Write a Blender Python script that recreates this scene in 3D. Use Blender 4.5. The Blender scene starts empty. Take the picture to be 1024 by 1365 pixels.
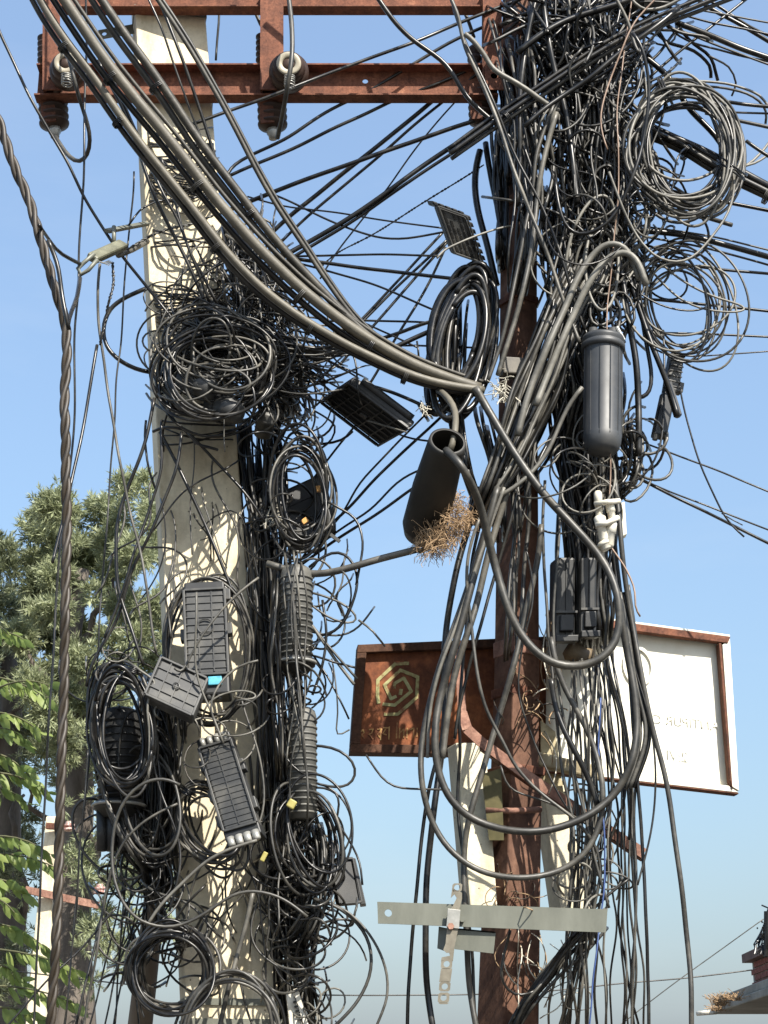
import bpy, math, random
import numpy as np
from mathutils import Vector, Matrix
random.seed(11); rng = np.random.default_rng(11)
scene = bpy.context.scene
C = scene.collection

# ------------------------------------------------------------------ camera
CAM_D, CAM_H, PITCH, VFOV = 6.0, 1.6, math.radians(20), math.radians(34)
cam_data = bpy.data.cameras.new('camera'); cam = bpy.data.objects.new('camera', cam_data); C.objects.link(cam)
cam.location = (0, -CAM_D, CAM_H); cam.rotation_euler = (math.radians(90) + PITCH, 0, 0)
cam_data.sensor_fit = 'VERTICAL'; cam_data.angle = VFOV; cam_data.clip_start = 0.05; cam_data.clip_end = 3000
scene.camera = cam
# ------------------------------------------------------------------ sky, sun, exposure
SUN_EL, SUN_AZ = math.radians(46), math.radians(32)      # azimuth to the right of the line from poles to camera
w = bpy.data.worlds.new('World'); scene.world = w; w.use_nodes = True
nt = w.node_tree; bg = nt.nodes['Background']
sky = nt.nodes.new('ShaderNodeTexSky'); sky.sky_type = 'NISHITA'; sky.sun_disc = False
sky.sun_elevation = SUN_EL; sky.sun_rotation = math.radians(180) - SUN_AZ
sky.air_density = 1.8; sky.dust_density = 3.5; sky.ozone_density = 8.0; sky.altitude = 0
tint = nt.nodes.new('ShaderNodeMix'); tint.data_type = 'RGBA'; tint.inputs[0].default_value = .478      # even milky haze over the whole sky
tint.inputs[7].default_value = (1.18, 1.52, 2.1, 1); nt.links.new(sky.outputs[0], tint.inputs[6])
# thin high veil of cloud
wtc = nt.nodes.new('ShaderNodeTexCoord'); wmp = nt.nodes.new('ShaderNodeMapping'); wmp.inputs['Scale'].default_value = (1.2, 1.2, 5)
wns = nt.nodes.new('ShaderNodeTexNoise'); wns.inputs['Scale'].default_value = 2.6; wns.inputs['Detail'].default_value = 6; wns.inputs['Roughness'].default_value = .6
wrp = nt.nodes.new('ShaderNodeMapRange'); wrp.inputs[1].default_value = .5; wrp.inputs[2].default_value = .8; wrp.inputs[4].default_value = .12
vl = nt.nodes.new('ShaderNodeMix'); vl.data_type = 'RGBA'; vl.inputs[7].default_value = (3.0, 3.2, 3.4, 1)
nt.links.new(wtc.outputs['Generated'], wmp.inputs[0]); nt.links.new(wmp.outputs[0], wns.inputs['Vector']); nt.links.new(wns.outputs[0], wrp.inputs[0])
nt.links.new(wrp.outputs[0], vl.inputs[0]); nt.links.new(tint.outputs[2], vl.inputs[6])
nt.links.new(vl.outputs[2], bg.inputs[0]); bg.inputs[1].default_value = 0.135
sd = bpy.data.lights.new('sun', 'SUN'); sun = bpy.data.objects.new('sun', sd); C.objects.link(sun)
sd.energy = 4.7; sd.angle = math.radians(0.5); sd.color = (1.0, 0.94, 0.84)
sdir = Vector((math.sin(SUN_AZ)*math.cos(SUN_EL), -math.cos(SUN_AZ)*math.cos(SUN_EL), math.sin(SUN_EL)))
sun.rotation_euler = sdir.to_track_quat('Z', 'Y').to_euler()
scene.view_settings.view_transform = 'Standard'; scene.view_settings.look = 'None'
scene.view_settings.exposure = 1.17; scene.view_settings.gamma = 1
scene.cycles.max_bounces = 6; scene.cycles.use_denoising = True

# ------------------------------------------------------------------ helpers: survey of the place
F = 682.5 / math.tan(VFOV/2)
fwd = Vector((0, math.cos(PITCH), math.sin(PITCH))); upv = Vector((0, -math.sin(PITCH), math.cos(PITCH)))
EYE = Vector(cam.location)
def P(x, y, Y=0.0):                                       # measured point of the place on the vertical plane at depth Y
    d = fwd + Vector((1,0,0))*((x-512)/F) + upv*((682.5-y)/F)
    return EYE + d*((Y+CAM_D)/d.y)
def S(y, Y=0.0): return (P(0, y, Y)-EYE).dot(fwd)/F       # metres per measured unit

def setp(o, label=None, cat=None, group=None, kind=None):
    if label: o['label'] = label
    if cat: o['category'] = cat
    if group: o['group'] = group
    if kind: o['kind'] = kind
    return o
def thing(name, label, cat, loc, group=None, kind=None):
    o = bpy.data.objects.new(name, None); o.empty_display_size = .05; C.objects.link(o); o.location = loc
    return setp(o, label, cat, group, kind)

class MB:
    def __init__(s): s.v = []; s.f = []
    def add(s, vs, fs):
        n = len(s.v); s.v += [tuple(v) for v in vs]; s.f += [tuple(i+n for i in f) for f in fs]; return s
    def box(s, c, a, b, d):                               # centre and three half-extent vectors
        c, a, b, d = map(Vector, (c, a, b, d))
        if a.cross(b).dot(d) < 0: d = -d
        vs = [c+sx*a+sy*b+sz*d for sz in (-1,1) for sy in (-1,1) for sx in (-1,1)]
        return s.add(vs, [(0,2,3,1),(4,5,7,6),(0,1,5,4),(2,6,7,3),(0,4,6,2),(1,3,7,5)])
    def abox(s, x0, x1, y0, y1, z0, z1):
        return s.box(((x0+x1)/2,(y0+y1)/2,(z0+z1)/2), ((x1-x0)/2,0,0), (0,(y1-y0)/2,0), (0,0,(z1-z0)/2))
    def bar(s, p, q, wd, th, side=None):                  # rectangular bar from p to q
        p, q = Vector(p), Vector(q); d = (q-p); u = d.normalized()
        sd_ = Vector(side) if side else (u.cross(Vector((0,1,0))) if abs(u.y) < .95 else u.cross(Vector((0,0,1))))
        sd_ = (sd_ - u*sd_.dot(u)).normalized(); n = u.cross(sd_)
        return s.box((p+q)/2, d/2, sd_*wd/2, n*th/2)
    def hplate(s, c, a, b, n, r, m=20):                   # plate tile with a real round hole: half vectors a, b, full thickness n
        c, a, b, n = map(Vector, (c, a, b, n)); la, lb = a.length, b.length; ua, ub = a/la, b/lb; out = []; inn = []
        for k in range(m):
            t_ = 2*math.pi*k/m+math.pi/m; x, y = math.cos(t_), math.sin(t_); q = max(abs(x), abs(y))
            out.append(c+a*(x/q)+b*(y/q)); inn.append(c+ua*r*x+ub*r*y)
        vs = out+inn+[v+n for v in out+inn]; fs = []
        for k in range(m):
            k2 = (k+1)%m; fs += [(k,k2,m+k2,m+k),(2*m+k,3*m+k,3*m+k2,2*m+k2),(k,2*m+k,2*m+k2,k2),(m+k,m+k2,3*m+k2,3*m+k)]
        return s.add(vs, fs)
    def lathe(s, p, q, prof, seg=20, caps=True, frac=False): # prof: (distance along p-q, radius)
        p, q = Vector(p), Vector(q); u = (q-p); un = u.normalized()
        if not (frac or (prof[0][0] == 0 and prof[-1][0] == 1)): u = un
        a = un.cross(Vector((0,0,1)) if abs(un.z) < .9 else Vector((1,0,0))).normalized(); b = un.cross(a)
        vs = []; fs = []
        for t, r in prof:
            c = p+u*t
            for k in range(seg):
                an = 2*math.pi*k/seg; vs.append(c+(a*math.cos(an)+b*math.sin(an))*r)
        for i in range(len(prof)-1):
            for k in range(seg):
                k2 = (k+1)%seg; fs.append((i*seg+k, i*seg+k2, (i+1)*seg+k2, (i+1)*seg+k))
        if caps:
            fs.append(tuple(range(seg))[::-1]); fs.append(tuple((len(prof)-1)*seg+k for k in range(seg)))
        return s.add(vs, fs)
    def prism(s, poly, n):                                # polygon points extruded by vector n
        m = len(poly); n = Vector(n); vs = [Vector(p) for p in poly]+[Vector(p)+n for p in poly]
        return s.add(vs, [tuple(range(m))[::-1], tuple(range(m, 2*m))]+[(i,(i+1)%m,m+(i+1)%m,m+i) for i in range(m)])
    def tube(s, pts, r, seg=6, r_end=None, caps=True):
        pts = np.array([tuple(p) for p in pts], float); n = len(pts)
        t = np.gradient(pts, axis=0); t /= np.linalg.norm(t, axis=1)[:,None]+1e-12
        ref = np.array([0,0,1.]) if abs(t[0][2]) < .9 else np.array([1.,0,0])
        u = np.cross(t[0], ref); u /= np.linalg.norm(u); us = [u]
        for i in range(1, n):
            u = us[-1]-t[i]*np.dot(us[-1], t[i]); l = np.linalg.norm(u)
            u = u/l if l > 1e-6 else us[-1]; us.append(u)
        us = np.array(us); ws = np.cross(t, us)
        rr = np.asarray(r, float)*np.ones(n) if r_end is None else np.linspace(r, r_end, n)
        an = np.arange(seg)*2*math.pi/seg
        ring = us[:,None,:]*np.cos(an)[None,:,None]+ws[:,None,:]*np.sin(an)[None,:,None]
        vs = (pts[:,None,:]+ring*rr[:,None,None]).reshape(-1,3)
        base = len(s.v); s.v += list(map(tuple, vs.tolist()))
        for i in range(n-1):
            a0 = base+i*seg; b0 = a0+seg
            for k in range(seg):
                k2 = (k+1)%seg; s.f.append((a0+k, a0+k2, b0+k2, b0+k))
        if caps:
            s.f.append(tuple(base+k for k in range(seg))[::-1]); s.f.append(tuple(base+(n-1)*seg+k for k in range(seg)))
        return s
    def build(s, name, mat, parent=None, smooth=False, bevel=0, origin=None, kind=None):
        root = parent
        if parent is not None:
            org = Vector(parent.location); pp = parent.parent
            while pp is not None: org += Vector(pp.location); pp = pp.parent
        else:
            org = Vector(origin) if origin is not None else Vector(s.v[0])
        me = bpy.data.meshes.new(name)
        vs = np.array(s.v)-np.array(tuple(org)); me.from_pydata(vs.tolist(), [], s.f)
        me.materials.append(mat)
        if smooth: me.polygons.foreach_set('use_smooth', [True]*len(me.polygons))
        me.update()
        o = bpy.data.objects.new(name, me); C.objects.link(o)
        if parent is not None: o.parent = parent
        else: o.location = org
        if bevel:
            m = o.modifiers.new('bevel', 'BEVEL'); m.width = bevel; m.segments = 2; m.limit_method = 'ANGLE'; m.angle_limit = math.radians(40)
        if kind: o['kind'] = kind
        return o

def smooth_by_angle(o, a=35):
    me = o.data; me.polygons.foreach_set('use_smooth', [True]*len(me.polygons))
    me.set_sharp_from_angle(angle=math.radians(a)); return o

# ------------------------------------------------------------------ materials
def new_mat(name):
    m = bpy.data.materials.new(name); m.use_nodes = True
    n = m.node_tree.nodes; return m, m.node_tree, n['Principled BSDF']
def ramp(t, src, stops):
    r = t.nodes.new('ShaderNodeValToRGB'); el = r.color_ramp.elements
    while len(el) < len(stops): el.new(.5)
    for e, (p, c) in zip(el, stops): e.position = p; e.color = (*c, 1) if len(c) == 3 else c
    t.links.new(src, r.inputs[0]); return r
def noise(t, scale, detail=5, rough=.6, coord=None, vscale=None, gen='Object'):
    tc = t.nodes.new('ShaderNodeTexCoord'); out = tc.outputs[gen]
    if vscale:
        mp = t.nodes.new('ShaderNodeMapping'); mp.inputs['Scale'].default_value = vscale
        t.links.new(out, mp.inputs[0]); out = mp.outputs[0]
    n = t.nodes.new('ShaderNodeTexNoise'); n.inputs['Scale'].default_value = scale
    n.inputs['Detail'].default_value = detail; n.inputs['Roughness'].default_value = rough
    t.links.new(out, n.inputs['Vector']); return n
def bump(t, b, src, strength, dist=.002):
    bp = t.nodes.new('ShaderNodeBump'); bp.inputs['Strength'].default_value = strength; bp.inputs['Distance'].default_value = dist
    t.links.new(src, bp.inputs['Height']); t.links.new(bp.outputs[0], b.inputs['Normal'])
def mixc(t, fac, a, b):
    m = t.nodes.new('ShaderNodeMix'); m.data_type = 'RGBA'
    if hasattr(fac, 'is_linked'): t.links.new(fac, m.inputs[0])
    else: m.inputs[0].default_value = fac
    for s_, v in ((6, a), (7, b)):
        if hasattr(v, 'is_linked'): t.links.new(v, m.inputs[s_])
        else: m.inputs[s_].default_value = (*v, 1)
    return m.outputs[2]
def mat_noise(name, stops, scale=20, rough=.5, bmp=.2, bdist=.001, metal=0, spec=.5, vscale=None, detail=6, rrange=None, rnd=0, dust=None):
    m, t, b = new_mat(name); n = noise(t, scale, detail, .65, vscale=vscale)
    r = ramp(t, n.outputs[0], stops); col = r.outputs[0]
    if dust:                                              # patchy road dust and chalking of the plastic
        nd = noise(t, 7, 7, .7); rd = ramp(t, nd.outputs[0], [(.48,(0,0,0)), (.72,(dust[1],)*3)]); col = mixc(t, rd.outputs[0], col, dust[0])
    if rnd:
        oi = t.nodes.new('ShaderNodeObjectInfo'); hs = t.nodes.new('ShaderNodeHueSaturation')
        mr = t.nodes.new('ShaderNodeMapRange'); mr.inputs[3].default_value = 1-rnd; mr.inputs[4].default_value = 1+rnd
        t.links.new(oi.outputs['Random'], mr.inputs[0]); t.links.new(mr.outputs[0], hs.inputs['Value']); t.links.new(col, hs.inputs['Color']); col = hs.outputs[0]
    t.links.new(col, b.inputs['Base Color'])
    b.inputs['Roughness'].default_value = rough; b.inputs['Metallic'].default_value = metal; b.inputs['Specular IOR Level'].default_value = spec
    if rrange:
        n2 = noise(t, scale*2.3, 4, .6); mr = t.nodes.new('ShaderNodeMapRange'); mr.inputs[3].default_value, mr.inputs[4].default_value = rrange
        t.links.new(n2.outputs[0], mr.inputs[0]); t.links.new(mr.outputs[0], b.inputs['Roughness'])
    if bmp: bump(t, b, n.outputs[0], bmp, bdist)
    return m
BLK = mat_noise('black_pvc', [(.3,(.0045,.0045,.005)),(.7,(.012,.0115,.0105))], 25, .4, .1, .0006, rrange=(.22,.42), rnd=.5, spec=.4, dust=((.09,.082,.066),.45))
GRY = mat_noise('weathered_pvc', [(.3,(.02,.0195,.0175)),(.7,(.055,.052,.044))], 30, .45, .2, .001, rrange=(.35,.6), rnd=.45, dust=((.17,.155,.125),.6))
LGT = mat_noise('light_grey_pvc', [(.3,(.085,.082,.07)),(.7,(.17,.16,.135))], 30, .5, .15, rrange=(.4,.65), rnd=.25, dust=((.05,.045,.04),.5))
OLV = mat_noise('sunbleached_rubber', [(.25,(.06,.054,.04)),(.75,(.14,.126,.096))], 14, .6, .8, .003, rrange=(.45,.7), rnd=.15, dust=((.035,.03,.024),.7))
OLD = mat_noise('dusty_dark_rubber', [(.25,(.014,.013,.01)),(.75,(.042,.037,.027))], 14, .6, .8, .003, rrange=(.45,.7), dust=((.11,.10,.075),.5))
BRC = mat_noise('brown_insulated_wire', [(.25,(.014,.010,.006)),(.75,(.042,.031,.02))], 20, .55, .3)
COP = mat_noise('copper_coloured_wire', [(.3,(.17,.11,.075)),(.7,(.28,.19,.135))], 30, .45, 0)
BLU = mat_noise('blue_wire_sheath', [(.3,(.03,.06,.17)),(.7,(.06,.10,.25))], 30, .45, 0)
PLA = mat_noise('black_closure_plastic', [(.3,(.008,.0085,.009)),(.72,(.02,.0205,.0205))], 9, .5, .12, .001, rrange=(.38,.62), dust=((.07,.065,.055),.4))
PLG = mat_noise('faded_closure_plastic', [(.3,(.022,.0225,.023)),(.72,(.055,.055,.051))], 9, .5, .12, .001, rrange=(.4,.65), dust=((.13,.12,.10),.5))
WHP = mat_noise('dirty_white_plastic', [(.3,(.42,.38,.29)),(.6,(.7,.67,.58))], 25, .5, .1)
GAL = mat_noise('galvanised_steel', [(.25,(.08,.084,.068)),(.5,(.12,.124,.10)),(.8,(.165,.17,.14))], 9, .5, .15, .001, metal=.2, vscale=(1,1,.35), rrange=(.4,.65))
ALU = mat_noise('bare_aluminium', [(.3,(.22,.22,.20)),(.7,(.38,.37,.34))], 30, .4, .2, metal=.4)
TAPE = mat_noise('yellow_tape', [(.3,(.25,.21,.05)),(.7,(.34,.30,.09))], 30, .6, 0)
ORG = mat_noise('orange_tag', [(.3,(.5,.24,.05)),(.7,(.6,.32,.1))], 30, .6, 0)
CYA = mat_noise('blue_gel_plastic', [(.3,(.04,.2,.28)),(.7,(.1,.4,.5))], 40, .4, .3)
POR = mat_noise('brown_porcelain', [(.3,(.028,.017,.013)),(.7,(.055,.034,.026))], 12, .4, .05, rrange=(.36,.55), spec=.25)
PLM = mat_noise('sunfaded_grey_plastic', [(.3,(.05,.05,.046)),(.72,(.11,.108,.095))], 9, .55, .12, .001, dust=((.17,.155,.125),.5))
CRM = mat_noise('cream_porcelain', [(.3,(.26,.23,.17)),(.7,(.40,.36,.28))], 20, .45, .1)
NEST = mat_noise('dry_straw', [(.25,(.16,.10,.055)),(.6,(.34,.23,.13)),(.85,(.48,.37,.25))], 60, .9, 0)
TWN = mat_noise('frayed_pale_twine', [(.3,(.38,.35,.28)),(.7,(.6,.57,.48))], 60, .8, 0)
WOOD = mat_noise('weathered_timber', [(.25,(.085,.058,.036)),(.55,(.16,.115,.075)),(.8,(.22,.17,.12))], 14, .85, .6, .004, vscale=(1,1,.12))

def concrete(name, lo, mid, hi):
    m, t, b = new_mat(name)
    n1 = noise(t, 2.2, 6, .6, vscale=(1,1,.45)); n2 = noise(t, 55, 6, .7); n3 = noise(t, 9, 4, .6, vscale=(1,1,.25))
    r1 = ramp(t, n1.outputs[0], [(.3, lo), (.5, mid), (.72, hi)])
    r3 = ramp(t, n3.outputs[0], [(.32,(.58,.54,.47)), (.5,(1,1,1))])
    mm = t.nodes.new('ShaderNodeMix'); mm.data_type='RGBA'; mm.blend_type='MULTIPLY'; mm.inputs[0].default_value=.75
    t.links.new(r1.outputs[0], mm.inputs[6]); t.links.new(r3.outputs[0], mm.inputs[7])
    v = t.nodes.new('ShaderNodeTexVoronoi'); v.inputs['Scale'].default_value = 34; tc = t.nodes.new('ShaderNodeTexCoord'); t.links.new(tc.outputs['Object'], v.inputs[0])
    pit = ramp(t, v.outputs['Distance'], [(.07,(0,0,0)), (.13,(1,1,1))])
    vr = ramp(t, v.outputs['Color'], [(.62,(1,1,1)), (.66,(0,0,0))])
    mx = t.nodes.new('ShaderNodeMix'); mx.data_type='RGBA'; mx.blend_type='LIGHTEN'; mx.inputs[0].default_value=1
    t.links.new(pit.outputs[0], mx.inputs[6]); t.links.new(vr.outputs[0], mx.inputs[7])
    col = mixc(t, mx.outputs[2], (.16,.13,.09), mm.outputs[2])
    fine = ramp(t, n2.outputs[0], [(.3,(.84,.84,.84)), (.6,(1.04,1.04,1.04))])
    m3 = t.nodes.new('ShaderNodeMix'); m3.data_type='RGBA'; m3.blend_type='MULTIPLY'; m3.inputs[0].default_value=1
    t.links.new(col, m3.inputs[6]); t.links.new(fine.outputs[0], m3.inputs[7]); t.links.new(m3.outputs[2], b.inputs['Base Color'])
    b.inputs['Roughness'].default_value = .9
    ad = t.nodes.new('ShaderNodeMath'); ad.operation='ADD'; t.links.new(n2.outputs[0], ad.inputs[0]); t.links.new(mx.outputs[2], ad.inputs[1])
    bump(t, b, ad.outputs[0], .45, .003); return m
CON = concrete('cream_concrete', (.50,.43,.30), (.62,.545,.39), (.69,.62,.47))
CONB = concrete('pale_strut_concrete', (.50,.45,.33), (.60,.55,.41), (.66,.61,.49))
def rust(name, stops, sc=14, bm=.6, streak=True):
    m, t, b = new_mat(name)
    n1 = noise(t, sc, 9, .7); n2 = noise(t, sc*7, 6, .7)
    r = ramp(t, n1.outputs[0], stops)
    f = ramp(t, n2.outputs[0], [(.3,(.55,.5,.5)), (.62,(1.12,1.08,1.05))])
    mm = t.nodes.new('ShaderNodeMix'); mm.data_type='RGBA'; mm.blend_type='MULTIPLY'; mm.inputs[0].default_value=.9
    t.links.new(r.outputs[0], mm.inputs[6]); t.links.new(f.outputs[0], mm.inputs[7]); out = mm.outputs[2]
    if streak:
        n3 = noise(t, 10, 4, .6, vscale=(3,3,.22)); s3 = ramp(t, n3.outputs[0], [(.35,(.5,.48,.47)), (.6,(1,1,1))])
        m4 = t.nodes.new('ShaderNodeMix'); m4.data_type='RGBA'; m4.blend_type='MULTIPLY'; m4.inputs[0].default_value=.6
        t.links.new(out, m4.inputs[6]); t.links.new(s3.outputs[0], m4.inputs[7]); out = m4.outputs[2]
    t.links.new(out, b.inputs['Base Color'])
    b.inputs['Roughness'].default_value = .82; b.inputs['Specular IOR Level'].default_value = .3
    bump(t, b, n2.outputs[0], bm, .003); return m
RUST = rust('orange_rust', [(.3,(.07,.032,.022)),(.46,(.15,.062,.038)),(.6,(.22,.09,.052)),(.78,(.34,.17,.10))])
RUSTD = rust('dark_rust', [(.28,(.06,.026,.018)),(.5,(.12,.05,.03)),(.75,(.19,.085,.05))])
RUSTP = rust('red_oxide_pole_paint', [(.3,(.085,.044,.029)),(.5,(.145,.077,.05)),(.75,(.225,.13,.09))], 5, .35)
RUSTL = rust('pinkish_rust', [(.28,(.18,.09,.065)),(.5,(.27,.15,.11)),(.75,(.38,.24,.18))], 9, .4)
SGNF = rust('rusted_sign_paint', [(.3,(.065,.026,.013)),(.45,(.15,.052,.023)),(.6,(.26,.092,.036)),(.8,(.36,.155,.065))], 5, .4)
SGNB = rust('brown_sign_frame', [(.3,(.045,.022,.014)),(.5,(.075,.036,.02)),(.75,(.12,.06,.035))], 14, .4)
EMB = mat_noise('faded_yellow_green_paint', [(.36,(.17,.07,.03)),(.47,(.26,.24,.10)),(.75,(.40,.40,.20))], 26, .8, .2)
EMT = mat_noise('faded_yellow_lettering', [(.42,(.19,.07,.03)),(.52,(.36,.20,.07)),(.75,(.48,.32,.12))], 30, .8, .2)
CLOTH = mat_noise('white_flex_vinyl', [(.25,(.66,.635,.53)),(.6,(.73,.71,.61))], 3, .55, .3, .01, dust=((.56,.50,.38),.45))
GHO = mat_noise('ghosted_print', [(.3,(.57,.55,.47)),(.6,(.63,.61,.53))], 3, .55, 0)
LFT = None
def leaf_mat(name, c1, c2, tr=.35):
    m, t, b = new_mat(name)
    at = t.nodes.new('ShaderNodeAttribute'); at.attribute_name = 'tone'
    oi = t.nodes.new('ShaderNodeObjectInfo'); ad = t.nodes.new('ShaderNodeMath'); ad.operation='ADD'
    t.links.new(at.outputs['Fac'], ad.inputs[0])
    mu = t.nodes.new('ShaderNodeMath'); mu.operation='MULTIPLY'; mu.inputs[1].default_value = .5; t.links.new(oi.outputs['Random'], mu.inputs[0]); t.links.new(mu.outputs[0], ad.inputs[1])
    r = ramp(t, ad.outputs[0], [(0, c1), (1, c2)]); t.links.new(r.outputs[0], b.inputs['Base Color']); b.inputs['Roughness'].default_value = .5
    tl = t.nodes.new('ShaderNodeBsdfTranslucent'); t.links.new(r.outputs[0], tl.inputs[0])
    mx = t.nodes.new('ShaderNodeMixShader'); mx.inputs[0].default_value = tr
    t.links.new(b.outputs[0], mx.inputs[1]); t.links.new(tl.outputs[0], mx.inputs[2]); t.links.new(mx.outputs[0], t.nodes['Material Output'].inputs[0]); return m
LEAFG = leaf_mat('grey_green_foliage', (.028,.042,.02), (.31,.34,.19), .35)
LEAFN = leaf_mat('bright_leaf', (.15,.22,.055), (.36,.42,.13), .5)
BARK = mat_noise('grey_bark', [(.3,(.05,.04,.032)),(.7,(.13,.11,.09))], 8, .9, .6, .01, vscale=(1,1,.3))
TWIG = mat_noise('green_brown_twig', [(.3,(.06,.06,.03)),(.7,(.11,.11,.05))], 20, .8, 0)

# ------------------------------------------------------------------ ground and far setting
def ground():
    m, t, b = new_mat('ground_earth'); n = noise(t, .6, 8, .7); r = ramp(t, n.outputs[0], [(.3,(.10,.08,.06)),(.7,(.19,.165,.13))])
    t.links.new(r.outputs[0], b.inputs[0]); b.inputs['Roughness'].default_value = .95
    mb = MB(); mb.add([(-900,-900,0),(900,-900,0),(900,900,0),(-900,900,0)], [(0,1,2,3)])
    o = mb.build('ground', m, origin=(0,0,0)); setp(o, kind='structure')
    m2, t, b = new_mat('asphalt'); n = noise(t, 40, 8, .7); r = ramp(t, n.outputs[0], [(.3,(.04,.04,.04)),(.7,(.07,.068,.065))])
    t.links.new(r.outputs[0], b.inputs[0]); b.inputs['Roughness'].default_value = .9
    mb = MB(); mb.add([(-60,-14,.004),(60,-14,.004),(60,-1.5,.004),(-60,-1.5,.004)], [(0,1,2,3)])
    o = mb.build('road', m2, origin=(0,-7,.004)); setp(o, kind='structure')
ground()

# ------------------------------------------------------------------ concrete pole
def loft_pole(mb, sections, seg=4, rot=0.0):
    vs = []
    for c, hx, hy in sections:
        for sx, sy in ((-1,-1),(1,-1),(1,1),(-1,1)):
            x, y = sx*hx, sy*hy; vs.append((c[0]+x*math.cos(rot)-y*math.sin(rot), c[1]+x*math.sin(rot)+y*math.cos(rot), c[2]))
    fs = []; n = len(sections)
    for i in range(n-1):
        for k in range(4): k2 = (k+1)%4; fs.append((4*i+k, 4*i+k2, 4*i+4+k2, 4*i+4+k))
    fs.append((3,2,1,0)); fs.append(tuple(4*(n-1)+k for k in range(4)))
    mb.add(vs, fs)
pa, pb = P(223, 0), P(307, 1365)
def pole_c(z): f = (z-pb.z)/(pa.z-pb.z); return pb+(pa-pb)*f
wt, wb = 92*S(0), 124*S(1365)
def pole_w(z): f = (z-pb.z)/(pa.z-pb.z); return wb+(wt-wb)*f
t = thing('concrete_pole', 'thick cream concrete utility pole on the left, wrapped in black cables', 'utility pole', (pole_c(0).x, 0, 0))
mb = MB(); loft_pole(mb, [(pole_c(z), pole_w(z)/2, .085+.01*(pa.z-z)/pa.z) for z in (0, 2.0, 4, pa.z+.02)], rot=math.radians(12))
mb.build('shaft', CON, t, bevel=.006)
def pole_band(yp, h, mat, name, grow=.006):
    z = P(300, yp).z; mb = MB(); loft_pole(mb, [(pole_c(z+s*h/2), pole_w(z)/2+grow, .088+.01*(pa.z-z)/pa.z+grow) for s in (-1,1)], rot=math.radians(12))
    return mb.build(name, mat, t)
pole_band(1338, .022, GAL, 'steel_band'); pole_band(1364, .02, GAL, 'steel_band')
pole_band(32, .018, GAL, 'steel_band', .004)

# ------------------------------------------------------------------ rusty steel pole
sa = [(693,-30,46),(693,0,46),(691,454,50),(689,900,60),(686,1034,64)]
t = thing('steel_pole', 'rusty reddish brown square steel pole on the right, taller than its bolted lower sleeve', 'utility pole', (P(680,1365).x, 0, 0))
R30 = math.radians(33)
def sq(px, py, wpx): c = P(px, py); h = wpx*S(py)/1.37/2; return (c, h, h)
mb = MB(); loft_pole(mb, [sq(*s) for s in sa[::-1]], rot=R30); mb.build('upper_shaft', RUSTP, t, bevel=.006)
c1 = P(686,1034); c2 = P(677,1365); h1 = 72*S(1034)/1.37/2; h2 = 82*S(1365)/1.37/2
base = c2+(c2-c1)*(c2.z/(c1.z-c2.z)); base.z = 0
mb = MB(); loft_pole(mb, [(base, h2*1.25, h2*1.25), (c2, h2, h2), (c1, h1, h1)], rot=R30); mb.build('lower_sleeve', RUSTP, t, bevel=.006)
for py, w_, h_, m_ in ((148,52,.03,ALU),(244,54,.025,RUSTL),(275,55,.035,RUSTL),(403,55,.03,RUSTD),(866,64,.06,RUSTL),(925,64,.035,RUSTD),(1030,80,.03,RUSTD)):
    mb = MB(); c = P(690 if py < 900 else 687, py); hh = w_*S(py)/1.37/2
    loft_pole(mb, [(c-Vector((0,0,h_/2)), hh, hh), (c+Vector((0,0,h_/2)), hh, hh)], rot=R30); mb.build('collar', m_, t, bevel=.003)
mb = MB(); mb.tube([P(648,1080,-.12), P(684,1081,-.14), P(721,1079,-.10)], .011, 8); mb.build('clamp_rod', RUSTL, t, smooth=True)
mb = MB(); mb.add([P(642,1032,-.13),P(668,1024,-.15),P(672,1120,-.135),P(652,1120,-.12),P(642,1032,-.08),P(668,1024,-.08),P(672,1120,-.08),P(652,1120,-.08)],
  [(0,1,2,3),(7,6,5,4),(0,4,5,1),(1,5,6,2),(2,6,7,3),(3,7,4,0)])
mb.build('bracket_gusset', mat_noise('olive_stained_steel', [(.3,(.05,.045,.015)),(.7,(.13,.11,.045))], 14, .7, .3), t)

# ------------------------------------------------------------------ crossarms
def channel(name, label, x0, x1, ytop, ybot, Yf, depth=.055, mat=RUST, marks=(), hole=None):
    a = P(x0, (ytop+ybot)/2, Yf); b = P(x1, (ytop+ybot)/2, Yf)
    h = (P(0,ytop,Yf)-P(0,ybot,Yf)).z; zc = a.z; th = .007
    t = thing(name, label, 'crossarm', (a.x, Yf, zc-h/2))
    mb = MB()
    if hole:
        hc = P(*hole, Yf+depth); k = .03
        mb.abox(a.x, hc.x-k, Yf+depth, Yf+depth+th, zc-h/2, zc+h/2); mb.abox(hc.x+k, b.x, Yf+depth, Yf+depth+th, zc-h/2, zc+h/2)
        mb.abox(hc.x-k, hc.x+k, Yf+depth, Yf+depth+th, zc-h/2, hc.z-k); mb.abox(hc.x-k, hc.x+k, Yf+depth, Yf+depth+th, hc.z+k, zc+h/2)
        mb.hplate(hc, (k,0,0), (0,0,k), (0,th,0), .012)
    else: mb.abox(a.x, b.x, Yf+depth, Yf+depth+th, zc-h/2, zc+h/2)
    mb.abox(a.x, b.x, Yf, Yf+depth-.0005, zc+h/2-th, zc+h/2); mb.abox(a.x, b.x, Yf, Yf+depth-.0005, zc-h/2, zc-h/2+th)
    mb.build('channel', mat, t)
    for mx, my, r in marks:
        c = P(mx, my, Yf+depth); mb = MB(); mb.lathe(c+Vector((0,.0,0)), c+Vector((0,-.012,0)), [(0,r),(1,r)], 6); mb.build('bolt', RUSTD, t)
    return t, a, b, zc, h
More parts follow.
